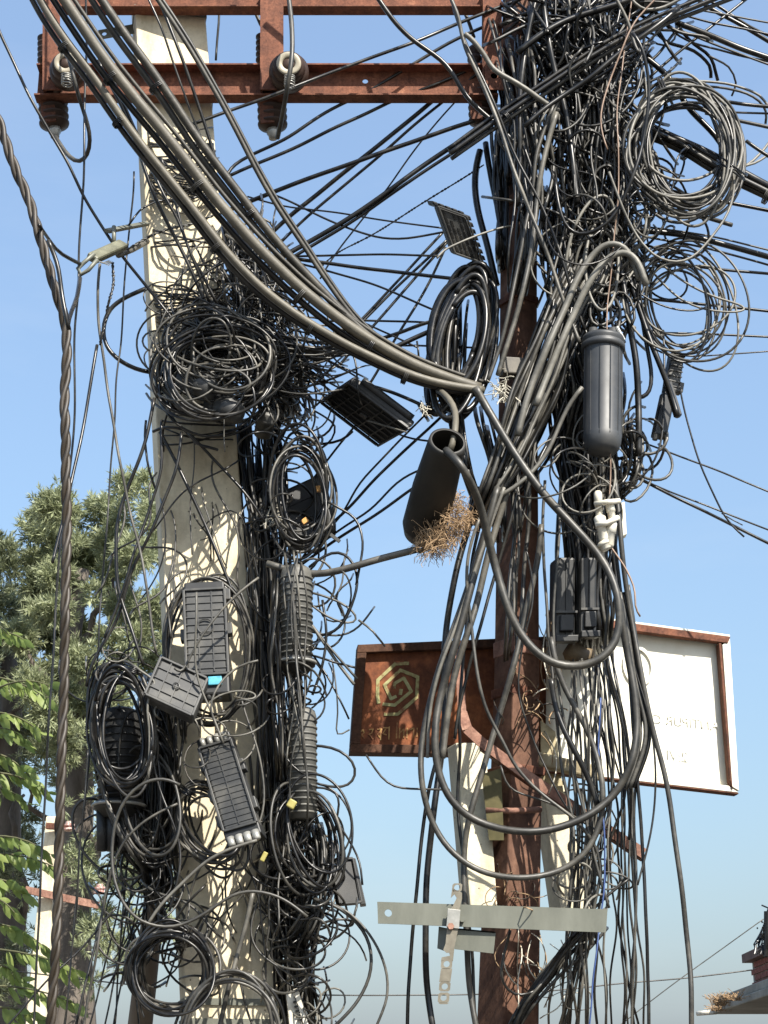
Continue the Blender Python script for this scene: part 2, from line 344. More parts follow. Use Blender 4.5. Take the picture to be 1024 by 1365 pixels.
lower = channel('crossarm', 'rusty orange channel crossarm bolted across both poles below the top one', 47, 664, 84, 126, -.17, marks=((279,106,.018),), hole=(487,108))
upper = channel('crossarm', 'rusty channel crossarm cut off by the top edge of the photo', 72, 664, -38, 8, -.17)
for (x0, x1, y0, y1, lab) in ((57,80,-20,120,'leftmost rusty upright strap joining the two crossarms'), (347,378,-20,120,'rusty upright strap holding the middle insulator between the crossarms'), (643,668,-20,120,'rusty upright strap with a bolt hole beside the steel pole')):
    p, q = P((x0+x1)/2, y0, -.185), P((x0+x1)/2, y1, -.185); wd = (x1-x0)*S(60,-.185)
    t = thing('upright_strap', lab, 'steel strap', q)
    mb = MB()
    if x0 > 600:
        hc = P((x0+x1)/2+1, 101, -.189); hc.x = p.x; k = wd/2
        mb.abox(p.x-k, p.x+k, -.189, -.181, hc.z+k, p.z); mb.abox(p.x-k, p.x+k, -.189, -.181, q.z, hc.z-k); mb.hplate(hc, (k,0,0), (0,0,k), (0,.008,0), .014)
    else: mb.box((p+q)/2, (wd/2,0,0), (0,.004,0), (q-p)/2)
    mb.build('plate', RUST, t)
    mb = MB(); mb.box((p+q)/2+Vector((-wd/2+.004,.03,0)), (.003,0,0), (0,.03,0), (q-p)/2); mb.build('flange', RUSTD, t)
    if x0 > 600: continue
    c = P((x0+x1)/2+1, 101, -.19); mb = MB(); mb.lathe(c, c+Vector((0,-.004,0)), [(0,.014),(1,.014)], 12); mb.build('bolt', RUSTD, t)
# pole-side flat bracket and straps
t = thing('hole_bracket', 'short grey flat bracket with a round hole left of the concrete pole top', 'bracket', P(135,35,-.05))
mb = MB(); a, b = P(132,46,-.05), P(178,38,-.05); u = (b-a).normalized(); vv = Vector((0,0,1)); vv = (vv-u*vv.dot(u)).normalized()
mb.hplate(a+u*.0225, u*.0225, vv*.0225, (0,.006,0), .010); mb.bar(a+u*.045+Vector((0,.003,0)), b+Vector((0,.003,0)), .045, .006, (0,0,1)); mb.build('plate', GAL, t)

# ------------------------------------------------------------------ insulators
def disc_insulator(px, py, r_px, label):
    c = P(px, py, -.30); r = r_px*S(py,-.3)
    ax = Vector((.05,-1,-.18)).normalized()
    t = thing('strain_insulator', label, 'insulator', c)
    p = c-ax*.05
    mb = MB(); mb.lathe(p, p+ax, [(-.07,r*.5),(-.05,r*.95),(-.02,r),(0,r*.98),(.012,r*.86),(.014,r*.78),(.022,r*.82),(.04,r*.80),(.052,r*.70),(.054,r*.62),(.066,r*.64)], 36); mb.build('porcelain_body', POR, t, smooth=True)
    mb = MB()
    n = 32; vs = []; fs = []
    prof = [(.064,r*.62),(.070,r*.60),(.072,r*.54),(.071,r*.36),(.066,r*.31),(.05,r*.30)]
    mb.lathe(p, p+ax, prof, 32, caps=False); mb.build('pale_ring', CRM, t, smooth=True)
    mb = MB(); mb.lathe(p, p+ax, [(.045,r*.28),(.06,r*.28)], 20); mb.build('bore', BLK, t)
    mb = MB()
    for k in range(5):
        z = .003*k; cc = P(px+1, py+r_px*.55+k*3.2, -.375)
        mb.tube([cc+Vector((.020*math.cos(a), .016*math.sin(a), .003*math.sin(a+k))) for a in np.linspace(0, 2*math.pi, 13)], .0028, 5)
    mb.build('tie_wire', ALU, t, smooth=True)
disc_insulator(88, 86, 25, 'round brown insulator with cream centre hanging at the left crossarm end')
disc_insulator(385, 87, 27, 'round brown insulator with cream centre beside the middle strap')
def hanging_insulator(px, y0, y1, w, label, tilt=0):
    t = thing('hanging_insulator', label, 'insulator', P(px, y0, -.08))
    p, q = P(px, y0, -.08), P(px+tilt, y1, -.08); L = (q-p).length; r = w*S(y0)/2
    prof = [(-.25,r*.62),(0,r*.62)]
    for k in range(5):
        a = .05+k*.17; prof += [(a,r*.62),(a+.05,r*.98),(a+.09,r*.95),(a+.13,r*.65)]
    prof += [(.92,r*.35)]
    mb = MB(); mb.lathe(p, q, prof, 24, frac=True); mb.build('ribbed_body', POR, t, smooth=True)
    mb = MB(); mb.bar(P(px-w*.22,y0-8,-.125), P(px-w*.18+tilt,y0+(y1-y0)*.75,-.125), w*.45*S(y0), .01, (1,0,0)); mb.build('steel_strap', RUSTD, t)
    mb = MB(); mb.lathe(q, q+(q-p).normalized(), [(-.02,r*.4),(.0,r*.42),(.012,r*.3),(.025,r*.28)], 14); mb.build('cap', ALU, t, smooth=True)
hanging_insulator(70, 122, 176, 40, 'ribbed brown insulator hanging under the left end of the crossarm', 3)
hanging_insulator(362, 122, 178, 40, 'ribbed brown insulator hanging under the middle of the crossarm', 2)
hanging_insulator(640, 120, 172, 34, 'ribbed dark insulator under the crossarm beside the steel pole', 2)
def side_shed(px, y0, y1, w, label):
    t = thing('back_insulator', label, 'insulator', P(px,y1,.02)); p, q = P(px,y1,.02), P(px,y0,.02); r = w*S(y0)/2; prof = []
    for k in range(5): a = k*.2; prof += [(a,r*.6),(a+.07,r),(a+.13,r)]
    prof += [(1,r*.6)]; mb = MB(); mb.lathe(p, q, [(a*(q-p).length, b) for a, b in prof], 20); mb.build('ribbed_body', POR, t, smooth=True)
side_shed(60, 48, 84, 20, 'ribbed dark insulator half hidden behind the left strap')
side_shed(350, 46, 84, 18, 'ribbed dark insulator half hidden behind the middle strap')
side_shed(633, 62, 120, 20, 'ribbed dark insulator half hidden behind the right strap')

# ------------------------------------------------------------------ pale struts behind the steel pole
def strut(label, tops, bots, Yt, Yb, side=False):
    t = thing('concrete_strut', label, 'strut', P(bots[0],bots[2],Yb))
    a,b,c,d = P(tops[0],tops[2],Yt),P(tops[1],tops[3],Yt),P(bots[1],bots[3],Yb),P(bots[0],bots[2],Yb)
    mb = MB(); mb.prism([a,b,c,d], (-.03,.09,0)); mb.build('beam', CONB, t, bevel=.004); return t
strut('pale concrete strut left of the steel pole, partly shaded by cable loops', (608,648,990,990), (628,664,1216,1216), .0, -.13)
strut('pale concrete strut right of the steel pole, running down to the galvanised bar', (722,752,1040,1040), (748,790,1222,1222), .14, .10)
# rusty L-bracket arm
t = thing('bracket_arm', 'rusty bent angle arm sloping down to the right across the steel pole', 'bracket', P(620,960,-.16))
pts = [P(612,866,-.02), P(616,950,-.10), P(623,972,-.15), P(640,988,-.17), P(700,1032,-.18), P(780,1086,-.17), P(857,1137,-.15)]
mb = MB()
for a, b in zip(pts[:-1], pts[1:]): mb.bar(a, b+(b-a).normalized()*.004, .036 if a is not pts[0] else .03, .008, None)
mb.build('strap', RUSTL, t)
mb = MB()
for a, b in zip(pts[3:-1], pts[4:]): mb.bar(a+Vector((0,.02,-.022)), b+Vector((0,.02,-.022)), .006, .04, None)
mb.build('flange', RUSTD, t)
# dirty crossbar end behind pole
t = thing('dirty_wooden_arm', 'dirty cream stub arm lashed behind the steel pole in front of the white sign', 'strut', P(700,1008,.02))
mb = MB(); mb.bar(P(690,1006,.0), P(800,1032,.06), .05, .045); o = mb.build('arm', mat_noise('dirty_cream_paint', [(.3,(.10,.075,.045)),(.5,(.27,.22,.13)),(.75,(.45,.39,.26))], 14, .8, .6, .004), t, bevel=.008)
mb = MB(); mb.prism([P(721,960,.12),P(740,975,.12),P(752,1060,.12),P(722,1040,.12)], (0,.03,0)); mb.build('backing_plate', mat_noise('peeling_cream_paint', [(.3,(.3,.25,.15)),(.6,(.55,.48,.30))], 14, .8, .6, .004), t)

# ------------------------------------------------------------------ signs
def frame_from(tl, tr, bl): return tl, (tr-tl), (bl-tl)
def brown_sign():
    TL, TR, BL, BR = P(476,862,.16), P(748,850,.24), P(466,1005,.16), P(744,1009,.24)
    t = thing('rusted_sign', 'rusty brown sign board with a faded hexagonal spiral emblem left of the steel pole', 'sign', BL)
    n = (TR-TL).cross(BL-TL).normalized();  n = n if n.y < 0 else -n
    def Q(u, v, off=0): return (TL*(1-u)+TR*u)*(1-v)+(BL*(1-u)+BR*u)*v+n*off
    mb = MB(); mb.prism([Q(.02,.02),Q(.98,.02),Q(.98,.98),Q(.02,.98)], -n*.02); mb.build('panel', SGNF, t)
    bw_u, bw_v = .045, .075
    for nm, (u0,v0,u1,v1) in (('top',(0,0,1,bw_v)),('bottom',(0,1-bw_v,1,1)),('left',(0,bw_v+.002,bw_u,1-bw_v-.002)),('right',(1-bw_u,bw_v+.002,1,1-bw_v-.002))):
        mb = MB(); mb.prism([Q(u0,v0,.03),Q(u1,v0,.03),Q(u1,v1,.03),Q(u0,v1,.03)], -n*.075); mb.build('frame_rail', SGNB, t, bevel=.002)
    # emblem strokes measured on the 1024-wide close view of the sign
    def E(x, y, off=.003):
        px, py = 460+x/5.69, 850+y/5.69; u = (px-471)/(746-471); v = (py-857)/(1007-857); return Q(u, v, off)
    def stroke(name, mat, pts, wd):
        mb = MB()
        for i in range(len(pts)-1):
            a, b = Vector((*pts[i],0)), Vector((*pts[i+1],0)); u = (b-a).normalized(); nn = Vector((-u.y,u.x,0))*wd/2
            a2 = a-u*wd*.25 if i else a; b2 = b+u*wd*.25 if i < len(pts)-2 else b
            of = .003+.0004*(i%2)
            mb.prism([E(*(a2+nn)[:2],of),E(*(b2+nn)[:2],of),E(*(b2-nn)[:2],of),E(*(a2-nn)[:2],of)], -n*.0028)
        return mb.build(name, mat, t)
    stroke('emblem_outer', EMB, [(465,190),(360,192),(238,315),(242,440),(255,500)], 26)
    stroke('emblem_middle', EMB, [(300,585),(402,585),(537,460),(537,300),(402,242),(290,355),(345,465),(385,445)], 24)
    stroke('emblem_inner', EMB, [(285,505),(375,515),(495,410),(432,305),(365,345),(362,385)], 24)
    stroke('emblem_core', EMB, [(418,390),(412,435)], 26)
    lets = [[(135,720),(150,705),(160,725),(145,745),(165,775)], [(195,705),(225,700),(215,735),(200,740),(230,780)], [(255,700),(290,700),(262,740),(280,765)], [(285,700),(287,785)], [(300,690),(345,690)], [(318,700),(300,735),(330,745)], [(345,680),(347,780)], [(402,650),(404,770)], [(425,690),(425,770)], [(425,730),(455,700),(458,765)], [(480,690),(482,770)], [(500,705),(530,690),(532,765)], [(555,690),(556,760)]]
    for l in lets: stroke('letter_stroke', EMT, l, 9)
    stroke('paint_line', EMT, [(90,838),(560,838),(800,838),(960,838)], 6); stroke('paint_line', EMT, [(108,560),(100,700),(92,838)], 8)
brown_sign()
def white_sign():
    TL, TR, BL, BR = P(728,818,.14), P(968,851,.24), P(728,1030,.14), P(980,1059,.24)
    t = thing('white_sign', 'white flex sign board with brown rusty frame edge right of the steel pole', 'sign', BL)
    n = (TR-TL).cross(BL-TL).normalized();  n = n if n.y < 0 else -n
    def Q(u, v, off=0): return (TL*(1-u)+TR*u)*(1-v)+(BL*(1-u)+BR*u)*v+n*off
    mb = MB(); N = 14; vs = []; fs = []
    for j in range(N+1):
        for i in range(N+1):
            u, v = i/N, j/N; vs.append(Q(u*.985, .01+v*.97, .006*math.sin(7*u+3*v)*math.sin(5*v)*.6))
    for j in range(N):
        for i in range(N): a = j*(N+1)+i; fs.append((a,a+1,a+N+2,a+N+1))
    mb.add(vs, fs); o = mb.build('vinyl_sheet', CLOTH, t, smooth=True); so = o.modifiers.new('solid','SOLIDIFY'); so.thickness = .003; so.offset = 0
    def rail(name, mat, q, of, th, bev=.002):
        mb = MB(); mb.prism([Q(u,v,of) for u,v in q], -n*th); mb.build(name, mat, t, bevel=bev)
    rail('top_rail', RUST, [(0,.012),(1,.012),(.985,.055),(0,.062)], .05, .035)
    rail('top_sheet_edge', CLOTH, [(0,-.004),(1.0,-.004),(1.0,.010),(0,.010)], .045, .06)
    rail('side_sheet_edge', CLOTH, [(.955,.07),(.999,.02),(1.0,.99),(.965,.97)], .045, .055)
    rail('side_rail', RUSTD, [(.933,.062),(.947,.062),(.965,.99),(.953,.93)], .050, .04)
    rail('bottom_fold', CLOTH, [(0,.945),(.5,.955),(.95,.965),(1,1.0),(0,1.0)], .04, .055)
    rail('bottom_edge', RUSTD, [(0,1.002),(1,1.002),(1,1.010),(0,1.010)], .04, .05)
    # mirrored ghost of the print on the other side
    def text(s, u0, v0, hgt, nm):
        cu = bpy.data.curves.new('text', 'FONT'); cu.body = s; cu.size = 1; o = bpy.data.objects.new('text', cu); C.objects.link(o)
        dg = bpy.context.evaluated_depsgraph_get(); dg.update(); me = bpy.data.meshes.new_from_object(o.evaluated_get(dg)); bpy.data.objects.remove(o)
        A = Q(u0, v0); U = (Q(u0-.1, v0)-A).normalized(); V = (Q(u0, v0-.1)-A).normalized()
        for v in me.vertices: c = v.co.copy(); v.co = A+U*c.x*hgt+V*c.y*hgt+n*.0075-Vector(t.location)
        me.materials.clear(); me.materials.append(GHO); o2 = bpy.data.objects.new(nm, me); C.objects.link(o2); o2.parent = t
    text('ANTIPUR CO', .93, .605, .050, 'ghost_lettering'); text('2:VI', .76, .82, .055, 'ghost_lettering')
    mb = MB(); c = (.50,.26)
    for k in range(24):
        a0, a1 = 2*math.pi*k/24, 2*math.pi*(k+1)/24
        q = [(c[0]+.085*math.cos(a0)*1, c[1]+.13*math.sin(a0)),(c[0]+.085*math.cos(a1), c[1]+.13*math.sin(a1)),(c[0]+.07*math.cos(a1), c[1]+.105*math.sin(a1)),(c[0]+.07*math.cos(a0), c[1]+.105*math.sin(a0))]
        mb.add([Q(u,v,.008) for u,v in q], [(0,1,2,3)])
    mb.build('ghost_emblem', GHO, t)
white_sign()

# ------------------------------------------------------------------ galvanised bar, perforated strap, short channel
Yg = -.40
t = thing('galvanised_bar', 'long galvanised steel bar held level across the lower steel pole', 'steel bar', P(503,1220,Yg))
zt = [P(503,1202,Yg), P(810,1212,Yg), P(808,1243,Yg), P(504,1231,Yg)]
u = (zt[1]-zt[0]).normalized(); hb = (zt[0]-zt[3]).length/2; vd = (zt[0]-zt[3]).normalized()
mb = MB(); mb.hplate(zt[3]+(zt[0]-zt[3])/2+u*hb, u*hb, vd*hb, (0,.006,0), .012)
mb.prism([zt[0]+u*2*hb, zt[1], zt[2], zt[3]+u*2*hb], (0,.006,0)); mb.build('web', GAL, t)
mb = MB(); a, b = P(503,1202,Yg), P(810,1212,Yg); mb.box((a+b)/2+Vector((0,.032,-.003)), (b-a)/2, (0,.025,0), (0,0,.003)); mb.build('flange', GAL, t)
t = thing('short_channel', 'short galvanised channel piece bolted under the long bar', 'steel bracket', P(610,1255,Yg))
mb = MB(); mb.prism([P(607,1237,Yg+.02),P(661,1242,Yg+.02),P(658,1271,Yg+.02),P(606,1265,Yg+.02)], (0,.006,0)); mb.build('web', GAL, t)
mb = MB(); mb.prism([P(607,1237,Yg+.02),P(661,1242,Yg+.02),P(661,1242,Yg+.07),P(607,1237,Yg+.07)], (0,0,-.005)); mb.build('flange', GAL, t)
mb = MB(); mb.prism([P(585,1235,Yg+.03),P(600,1238,Yg+.012),P(594,1268,Yg+.012),P(583,1264,Yg+.03)], (0,.006,0)); mb.build('end_lip', GAL, t)
t = thing('perforated_strap', 'narrow perforated steel strap hanging over the galvanised bar', 'steel strap', P(597,1240,Yg-.02))
STR = mat_noise('brownish_zinc', [(.3,(.11,.095,.07)),(.7,(.22,.20,.155))], 14, .5, .2, metal=.3)
Ys = Yg-.022
def ring_plate(mb, outline, holes, Y):                  # outline polygon with square-ish holes cut by bands
    pass
segs = [((606,1178),(616,1196)),]
def strap_plate(mb, cl, wd, holes, Y):
    # plate laid out along a centreline, each hole a real opening between side strips
    for i in range(len(cl)-1):
        a, b = P(*cl[i],Y), P(*cl[i+1],Y); mb.bar(a, b, wd*S(1250,Y), .004, (1,0,0))
def holed(mb, cx, cy, wpx, hpx, rpx, Y, lean=0):          # plate tile with a round hole
    n = 16; outer = []; inner = []
    for k in range(n):
        a = 2*math.pi*k/n+math.pi/n; c_, s_ = math.cos(a), math.sin(a); m_ = max(abs(c_), abs(s_))
        oy = s_/m_*hpx/2; outer.append((cx+c_/m_*wpx/2-lean*oy, cy+oy)); inner.append((cx+c_*rpx-lean*s_*rpx, cy+s_*rpx))
    vs = [P(x,y,Y) for x,y in outer+inner]+[P(x,y,Y)+Vector((0,.004,0)) for x,y in outer+inner]; fs = []
    for k in range(n):
        k2 = (k+1)%n; fs += [(k,k2,n+k2,n+k),(2*n+k,3*n+k,3*n+k2,2*n+k2),(k,2*n+k,2*n+k2,k2),(n+k,n+k2,3*n+k2,3*n+k)]
    mb.add(vs, fs)
mb = MB()
mb.prism([P(x,y,Ys) for x,y in ((603,1184),(601,1197),(606,1192),(609,1197),(604,1207),(598,1216),(596,1238),(594,1258),(606,1262),(611,1238),(612,1214),(616,1198),(616,1190))], (0,.004,0))
holed(mb, 609.5, 1183, 13, 11, 4.0, Ys, .1)
mb.prism([P(x,y,Ys) for x,y in ((594,1258),(591,1266),(595,1270),(599,1270),(600,1274),(589,1276),(588,1281),(604,1281),(606,1262))], (0,.004,0))
for cy, cx in ((1285,595.5),(1315,593),(1330,591.5)): holed(mb, cx, cy, 15, 13 if cy != 1330 else 14, 4.2, Ys, .08)
mb.prism([P(x,y,Ys) for x,y in ((588,1291),(603,1291),(600.5,1309),(585.5,1309))], (0,.004,0))
mb.prism([P(x,y,Ys) for x,y in ((584.2,1336.6),(599,1336.6),(596,1338.5),(587,1338.5))], (0,.004,0))
mb.build('plate', STR, t)
mb = MB(); c = P(601,1235,Ys-.001); mb.lathe(c, c+Vector((0,-.012,0)), [(0,.012),(1,.011)], 6); mb.build('bolt', RUSTL, t)
mb = MB(); c = P(616,1226,Yg-.001); mb.lathe(c, c+Vector((0,-.018,0)), [(0,.010),(1,.010)], 6); mb.build('nut', GAL, t)
mb = MB(); mb.prism([P(597,1211,Ys-.006),P(614,1213,Ys-.006),P(612,1238,Ys-.006),P(595,1236,Ys-.006)], (0,.0055,0)); mb.build('wrap_plate', ALU, t, bevel=.001)

# ------------------------------------------------------------------ dead-end clamp at far left
t = thing('wedge_clamp', 'grey dead-end wedge clamp holding the twisted cable on the left', 'cable clamp', P(135,340,-.6))
mb = MB(); mb.bar(P(122,345,-.65), P(164,326,-.5), .045, .03); mb.build('body', mat_noise('greenish_alloy', [(.3,(.07,.07,.045)),(.7,(.16,.16,.11))], 20, .5, .3), t, bevel=.008)
mb = MB(); mb.tube([P(x,y,-.68) for x,y in ((126,338),(112,350),(104,358),(108,366),(118,360),(130,346))], .008, 8); mb.build('shackle', GAL, t, smooth=True)
mb = MB(); mb.tube([P(152,302,-.5), P(152,322,-.52)], .008, 8); mb.build('eye_bolt', GAL, t, smooth=True)
mb = MB(); mb.bar(P(143,308,-.5), P(196,298,-.2), .02, .012); mb.build('arm', GAL, t)
mb = MB(); mb.tube([P(158,340,-.5), P(178,332,-.35), P(196,322,-.2)], .012, 8); mb.build('tie_rod', GRY, t, smooth=True)
mb = MB()
for k in range(3): mb.tube([P(x+k*2,y+k,-.66) for x,y in ((130,348),(138,350),(146,347),(140,352))], .002, 5)
mb.build('wire_ends', ALU, t)

# ------------------------------------------------------------------ splice closures and boxes
def orient(TL, TR, BL): 
    e1 = TR-TL; e2 = BL-TL; n = e1.cross(e2).normalized(); n = n if n.y < 0 else -n; return e1, e2, n
def grid_box(name, label, cat, TL, TR, BL, th, nh, nv, mat=PLA, rim=True, proud=.004, ribw=.004, latches=(), extra=None, open_side=False):
    TL, TR, BL = P(*TL), P(*TR), P(*BL); e1, e2, n = orient(TL, TR, BL); c = TL+e1/2+e2/2
    t = thing(name, label, cat, c)
    mb = MB(); mb.box(c-n*(th/2), e1/2, e2/2, n*(th/2)); mb.build('body', mat, t, bevel=min(.012, th*.3))
    u1, u2 = e1.normalized(), e2.normalized(); l1, l2 = e1.length, e2.length
    if rim:
        mb = MB(); w_ = .009; h_ = proud+.004
        for s in (-1,1):
            mb.box(c+e1*.5*s*.97+n*h_/2, u1*w_/2, e2*.49, n*h_/2); mb.box(c+e2*.5*s*.975+n*(h_/2-.0005), e1*.47, u2*w_/2, n*(h_/2))
        mb.build('rim', mat, t, bevel=.002)
    first = None
    for i in range(nh):
        f = (i+1)/(nh+1)-.5; mb = MB(); mb.box(c+e2*f+n*(proud/2-.0003), e1*.455, u2*ribw/2, n*proud/2)
        mb.build('rib', mat, t)
    for i in range(nv):
        f = (i+1)/(nv+1)-.5; mb = MB(); mb.box(c+e1*f+n*(proud/2+.0003), e2*.46, u1*ribw/2, n*proud/2)
        mb.build('rib', mat, t)
    for (f, s) in latches:
        mb = MB(); mb.box(c+e1*.5*s*1.06+e2*(f-.5)-n*th*.35, u1*.012, u2*.022, n*.018); lt = mb.build('latch', mat, t, bevel=.003)
        mb = MB(); q = c+e1*.5*s*1.1+e2*(f-.5)+n*.004-n*th*.35; mb.lathe(q-u2*.012, q+u2*.012, [(0,.009),(.024,.009)], 10); mb.build('latch_pin', mat, lt)
    return t, c, e1, e2, n, u1, u2
# big ribbed closure on the concrete pole
t, c, e1, e2, n, u1, u2 = grid_box('ribbed_closure', 'black ribbed rectangular closure inside a cable ring on the concrete pole', 'splice closure', (244,786,-.34), (300,783,-.34), (248,902,-.38), .10, 11, 2, PLG, latches=((.5,-1),(.45,1),(.05,1)))
mb = MB(); mb.tube([c+u1*.028*math.cos(a)+u2*.028*math.sin(a)-e2*.05+n*.007 for a in np.linspace(0,2*math.pi,25)], .0028, 5); mb.build('round_embossing', PLG, t)
mb = MB(); mb.box(c+e2*.60-n*.05, e1*.5, u2*.035, n*.045); mb.build('end_cap', PLA, t, bevel=.008)
mb = MB(); mb.box(c+e2*.565+u1*.025+n*.002, u1*.024, u2*.016, n*.004); mb.build('blue_insert', CYA, t, bevel=.003)
mb = MB(); mb.box(c-e2*.53-n*.05, e1*.48, u2*.02, n*.045); mb.build('top_cap', PLA, t, bevel=.006)
for s in (-.3,0,.3):
    mb = MB(); mb.lathe(c+e2*.66+e1*s*.8-n*.02, c+e2*.72+e1*s*.8-n*.02, [(0,.012),(.03,.010)], 12); mb.build('port', PLG, t, smooth=True)
# tilted square lid
t, c, e1, e2, n, u1, u2 = grid_box('tilted_lid_box', 'tilted square black lid with grid ribs at the lower left of the pole closure', 'splice closure', (214,876,-.46), (278,905,-.48), (192,926,-.52), .055, 3, 3, PLG, proud=.005)
mb = MB(); mb.tube([c+u1*.011*math.cos(a)+u2*.011*math.sin(a)+n*.006 for a in np.linspace(0,2*math.pi,17)], .003, 5); mb.build('centre_boss', PLG, t)
# tilted closure lower
t, c, e1, e2, n, u1, u2 = grid_box('tilted_closure', 'tilted grey black ribbed closure with silver ports on the lower concrete pole', 'splice closure', (264,997,-.36), (308,984,-.38), (298,1110,-.44), .08, 14, 1, PLG, proud=.003, ribw=.003, latches=((.2,-1),(.55,-1),(.85,-1),(.3,1),(.75,1)))
mb = MB(); mb.box(c+e2*.54-n*.04, e1*.52, u2*.022, n*.036); mb.build('end_cap', PLA, t, bevel=.005)
mb = MB(); mb.box(c-e2*.54-n*.04, e1*.5, u2*.020, n*.036); mb.build('end_cap', PLA, t, bevel=.005)
for s in (-.36,-.12,.12,.36):
    mb = MB(); p_ = c+e2*.575+e1*s+n*.002; mb.lathe(p_, p_+u2, [(0,.013),(.03,.013),(.034,.009)], 14); mb.build('silver_port', ALU, t, smooth=True)
    mb = MB(); p_ = c-e2*.59+e1*s*.9+n*.0; mb.lathe(p_, p_+u2, [(0,.009),(.03,.009)], 12); mb.build('bolt', ALU, t, smooth=True)
# lids in mid-air
def tray(name, label, TL, TR, BL, th, nh, nv, mat, mat2=None, slots=False):
    t, c, e1, e2, n, u1, u2 = grid_box(name, label, 'closure lid', TL, TR, BL, th, nh, nv, mat, proud=.008, ribw=.0045)
    return t, c, e1, e2, n, u1, u2
t, c, e1, e2, n, u1, u2 = tray('open_closure', 'black grid-ribbed closure lid hanging in the air between the two poles', (466,508,-.32), (548,570,-.30), (427,534,-.09), .035, 6, 4, PLA)
mb = MB(); mb.tube([c-e2*.5+e1*(s-.5)-n*.035 for s in np.linspace(.12,.93,14)], .016, 8); mb.build('back_spine', PLA, t, smooth=True)
mb = MB(); mb.box(c+n*.010, u1*.016, u2*.012, n*.004); mb.build('centre_boss', PLA, t, bevel=.002)
mb = MB(); mb.tube([c+n*.03+e1*.08-e2*.1, c+n*.03+e1*.5-e2*.52], .0035, 6); mb.build('wire_tail', LGT, t)
# slotted lid near the pole
t, c, e1, e2, n, u1, u2 = grid_box('slotted_closure', 'dark slotted closure lid with finned edge tilted beside the steel pole', 'closure lid', (583,274,-.36), (622,288,-.30), (606,338,-.24), .05, 0, 0, PLG, rim=True, proud=.004)
for i in range(5):
    for j in range(6):
        if (i, j) in ((1,0),(2,1)): continue
        q = c+e1*((i-2)*.17)+e2*((j-2.5)*.155+.03*(i%2))+n*.0005
        mb = MB(); mb.box(q, u1*.0052, e2*.058, n*.002); mb.build('slot', BLK, t)
for k in range(8):
    q = c+e1*.56+e2*(k/7-.5)*.98-n*.05; mb = MB(); mb.box(q, u1*.018, u2*.010, n*.04); mb.build('fin', PLA, t, bevel=.004)
for k in range(5):
    q = c-e2*.54+e1*(k/4-.5)*.9-n*.05; mb = MB(); mb.box(q, u1*.012, u2*.01, n*.03); mb.build('fin', PLA, t, bevel=.004)
# narrow boxes right
t, c, e1, e2, n, u1, u2 = grid_box('narrow_closure', 'narrow grey ribbed closure hanging under the loose coil at right', 'splice closure', (897,466,-.10), (915,470,-.08), (888,520,-.12), .05, 7, 0, PLG, rim=False, latches=((.85,1),))
t, c, e1, e2, n, u1, u2 = grid_box('narrow_dark_box', 'narrow matt black box just left of the narrow grey closure', 'splice closure', (885,520,-.18), (903,524,-.16), (872,580,-.20), .04, 0, 0, PLA, rim=False)
mb = MB(); mb.lathe(P(874,580,-.2), P(873,586,-.2), [(0,.012),(.02,.01)], 10); mb.build('port', PLA, t)
mb = MB(); mb.bar(P(890,510,-.24), P(904,555,-.24), .03, .02); mb.build('side_flap', PLA, t, bevel=.004)
# box behind coil, tick marks
t, c, e1, e2, n, u1, u2 = grid_box('dark_cable_box', 'dark box behind coiled cables with its lower right corner sticking out', 'splice closure', (372,655,-.02), (432,628,.0), (388,728,-.06), .09, 2, 0, PLA, rim=False)
mb = MB(); mb.bar(P(424,640,-.10), P(441,704,-.12), .022, .03); mb.build('side_rail', PLG, t, bevel=.003)
mb = MB(); mb.bar(P(436,709,-.1), P(453,722,-.1), .012, .01); mb.build('prong', PLG, t)
for (x,y,x2,y2) in ((423,648,424,656),(403,697,410,692)):
    mb = MB(); mb.bar(P(x,y,-.20), P(x2,y2,-.20), .02, .012); mb.build('orange_tag', ORG, t, bevel=.002)
# small box lower right of concrete pole
t, c, e1, e2, n, u1, u2 = grid_box('small_tilted_box', 'small black box tilted out of the cable bundle right of the lower concrete pole', 'splice closure', (440,1146,-.1), (470,1144,-.06), (452,1206,-.12), .03, 0, 0, PLA, rim=True, proud=.006)
mb = MB(); mb.prism([P(469,1144,-.07),P(474,1144,-.07),P(488,1205,-.09),P(480,1206,-.09)], (0,.07,0)); mb.build('side_panel', PLA, t, bevel=.002)
# twin boxes hanging right of steel pole
for (TLx, W_, y0, y1, lab) in ((742,26,742,852,'left one of two tall black boxes hanging beside the steel pole'), (775,22,742,846,'right one of two tall black boxes hanging beside the steel pole')):
    t, c, e1, e2, n, u1, u2 = grid_box('tall_black_box', lab, 'splice closure', (TLx,y0,-.21), (TLx+W_,y0,-.19), (TLx-1,y1,-.21), .08, 0, 1, PLA, rim=False)
    mb = MB(); mb.box(c+e2*.32+n*.008, e1*.34, u2*.03, n*.010); mb.build('latch_block', PLA, t, bevel=.004)
    mb = MB(); mb.box(c+e2*.505, e1*.56, u2*.012, n*.02); mb.build('foot_flange', PLA, t, bevel=.003)
    mb = MB(); mb.box(c+e2*.18+n*.004, e1*.54, u2*.004, n*.006); mb.build('seam', PLG, t)
t, c, e1, e2, n, u1, u2 = grid_box('dark_side_box', 'matt black box tucked behind the thick cable loop below the white connectors', 'splice closure', (786,752,-.12), (811,752,-.10), (787,808,-.12), .08, 0, 0, PLA, rim=True)
# metal thimble under boxes
t = thing('cable_thimble', 'dirty metal eye thimble under the twin black boxes', 'cable hardware', P(770,868,-.12))
mb = MB(); mb.lathe(P(756,862,-.10), P(786,882,-.10), [(0,.03),(.02,.045),(.05,.032),(.08,.045),(.10,.03)], 18); mb.build('spool', mat_noise('dirty_brass', [(.3,(.05,.035,.02)),(.7,(.2,.15,.09))], 20, .5, .3), t, smooth=True)
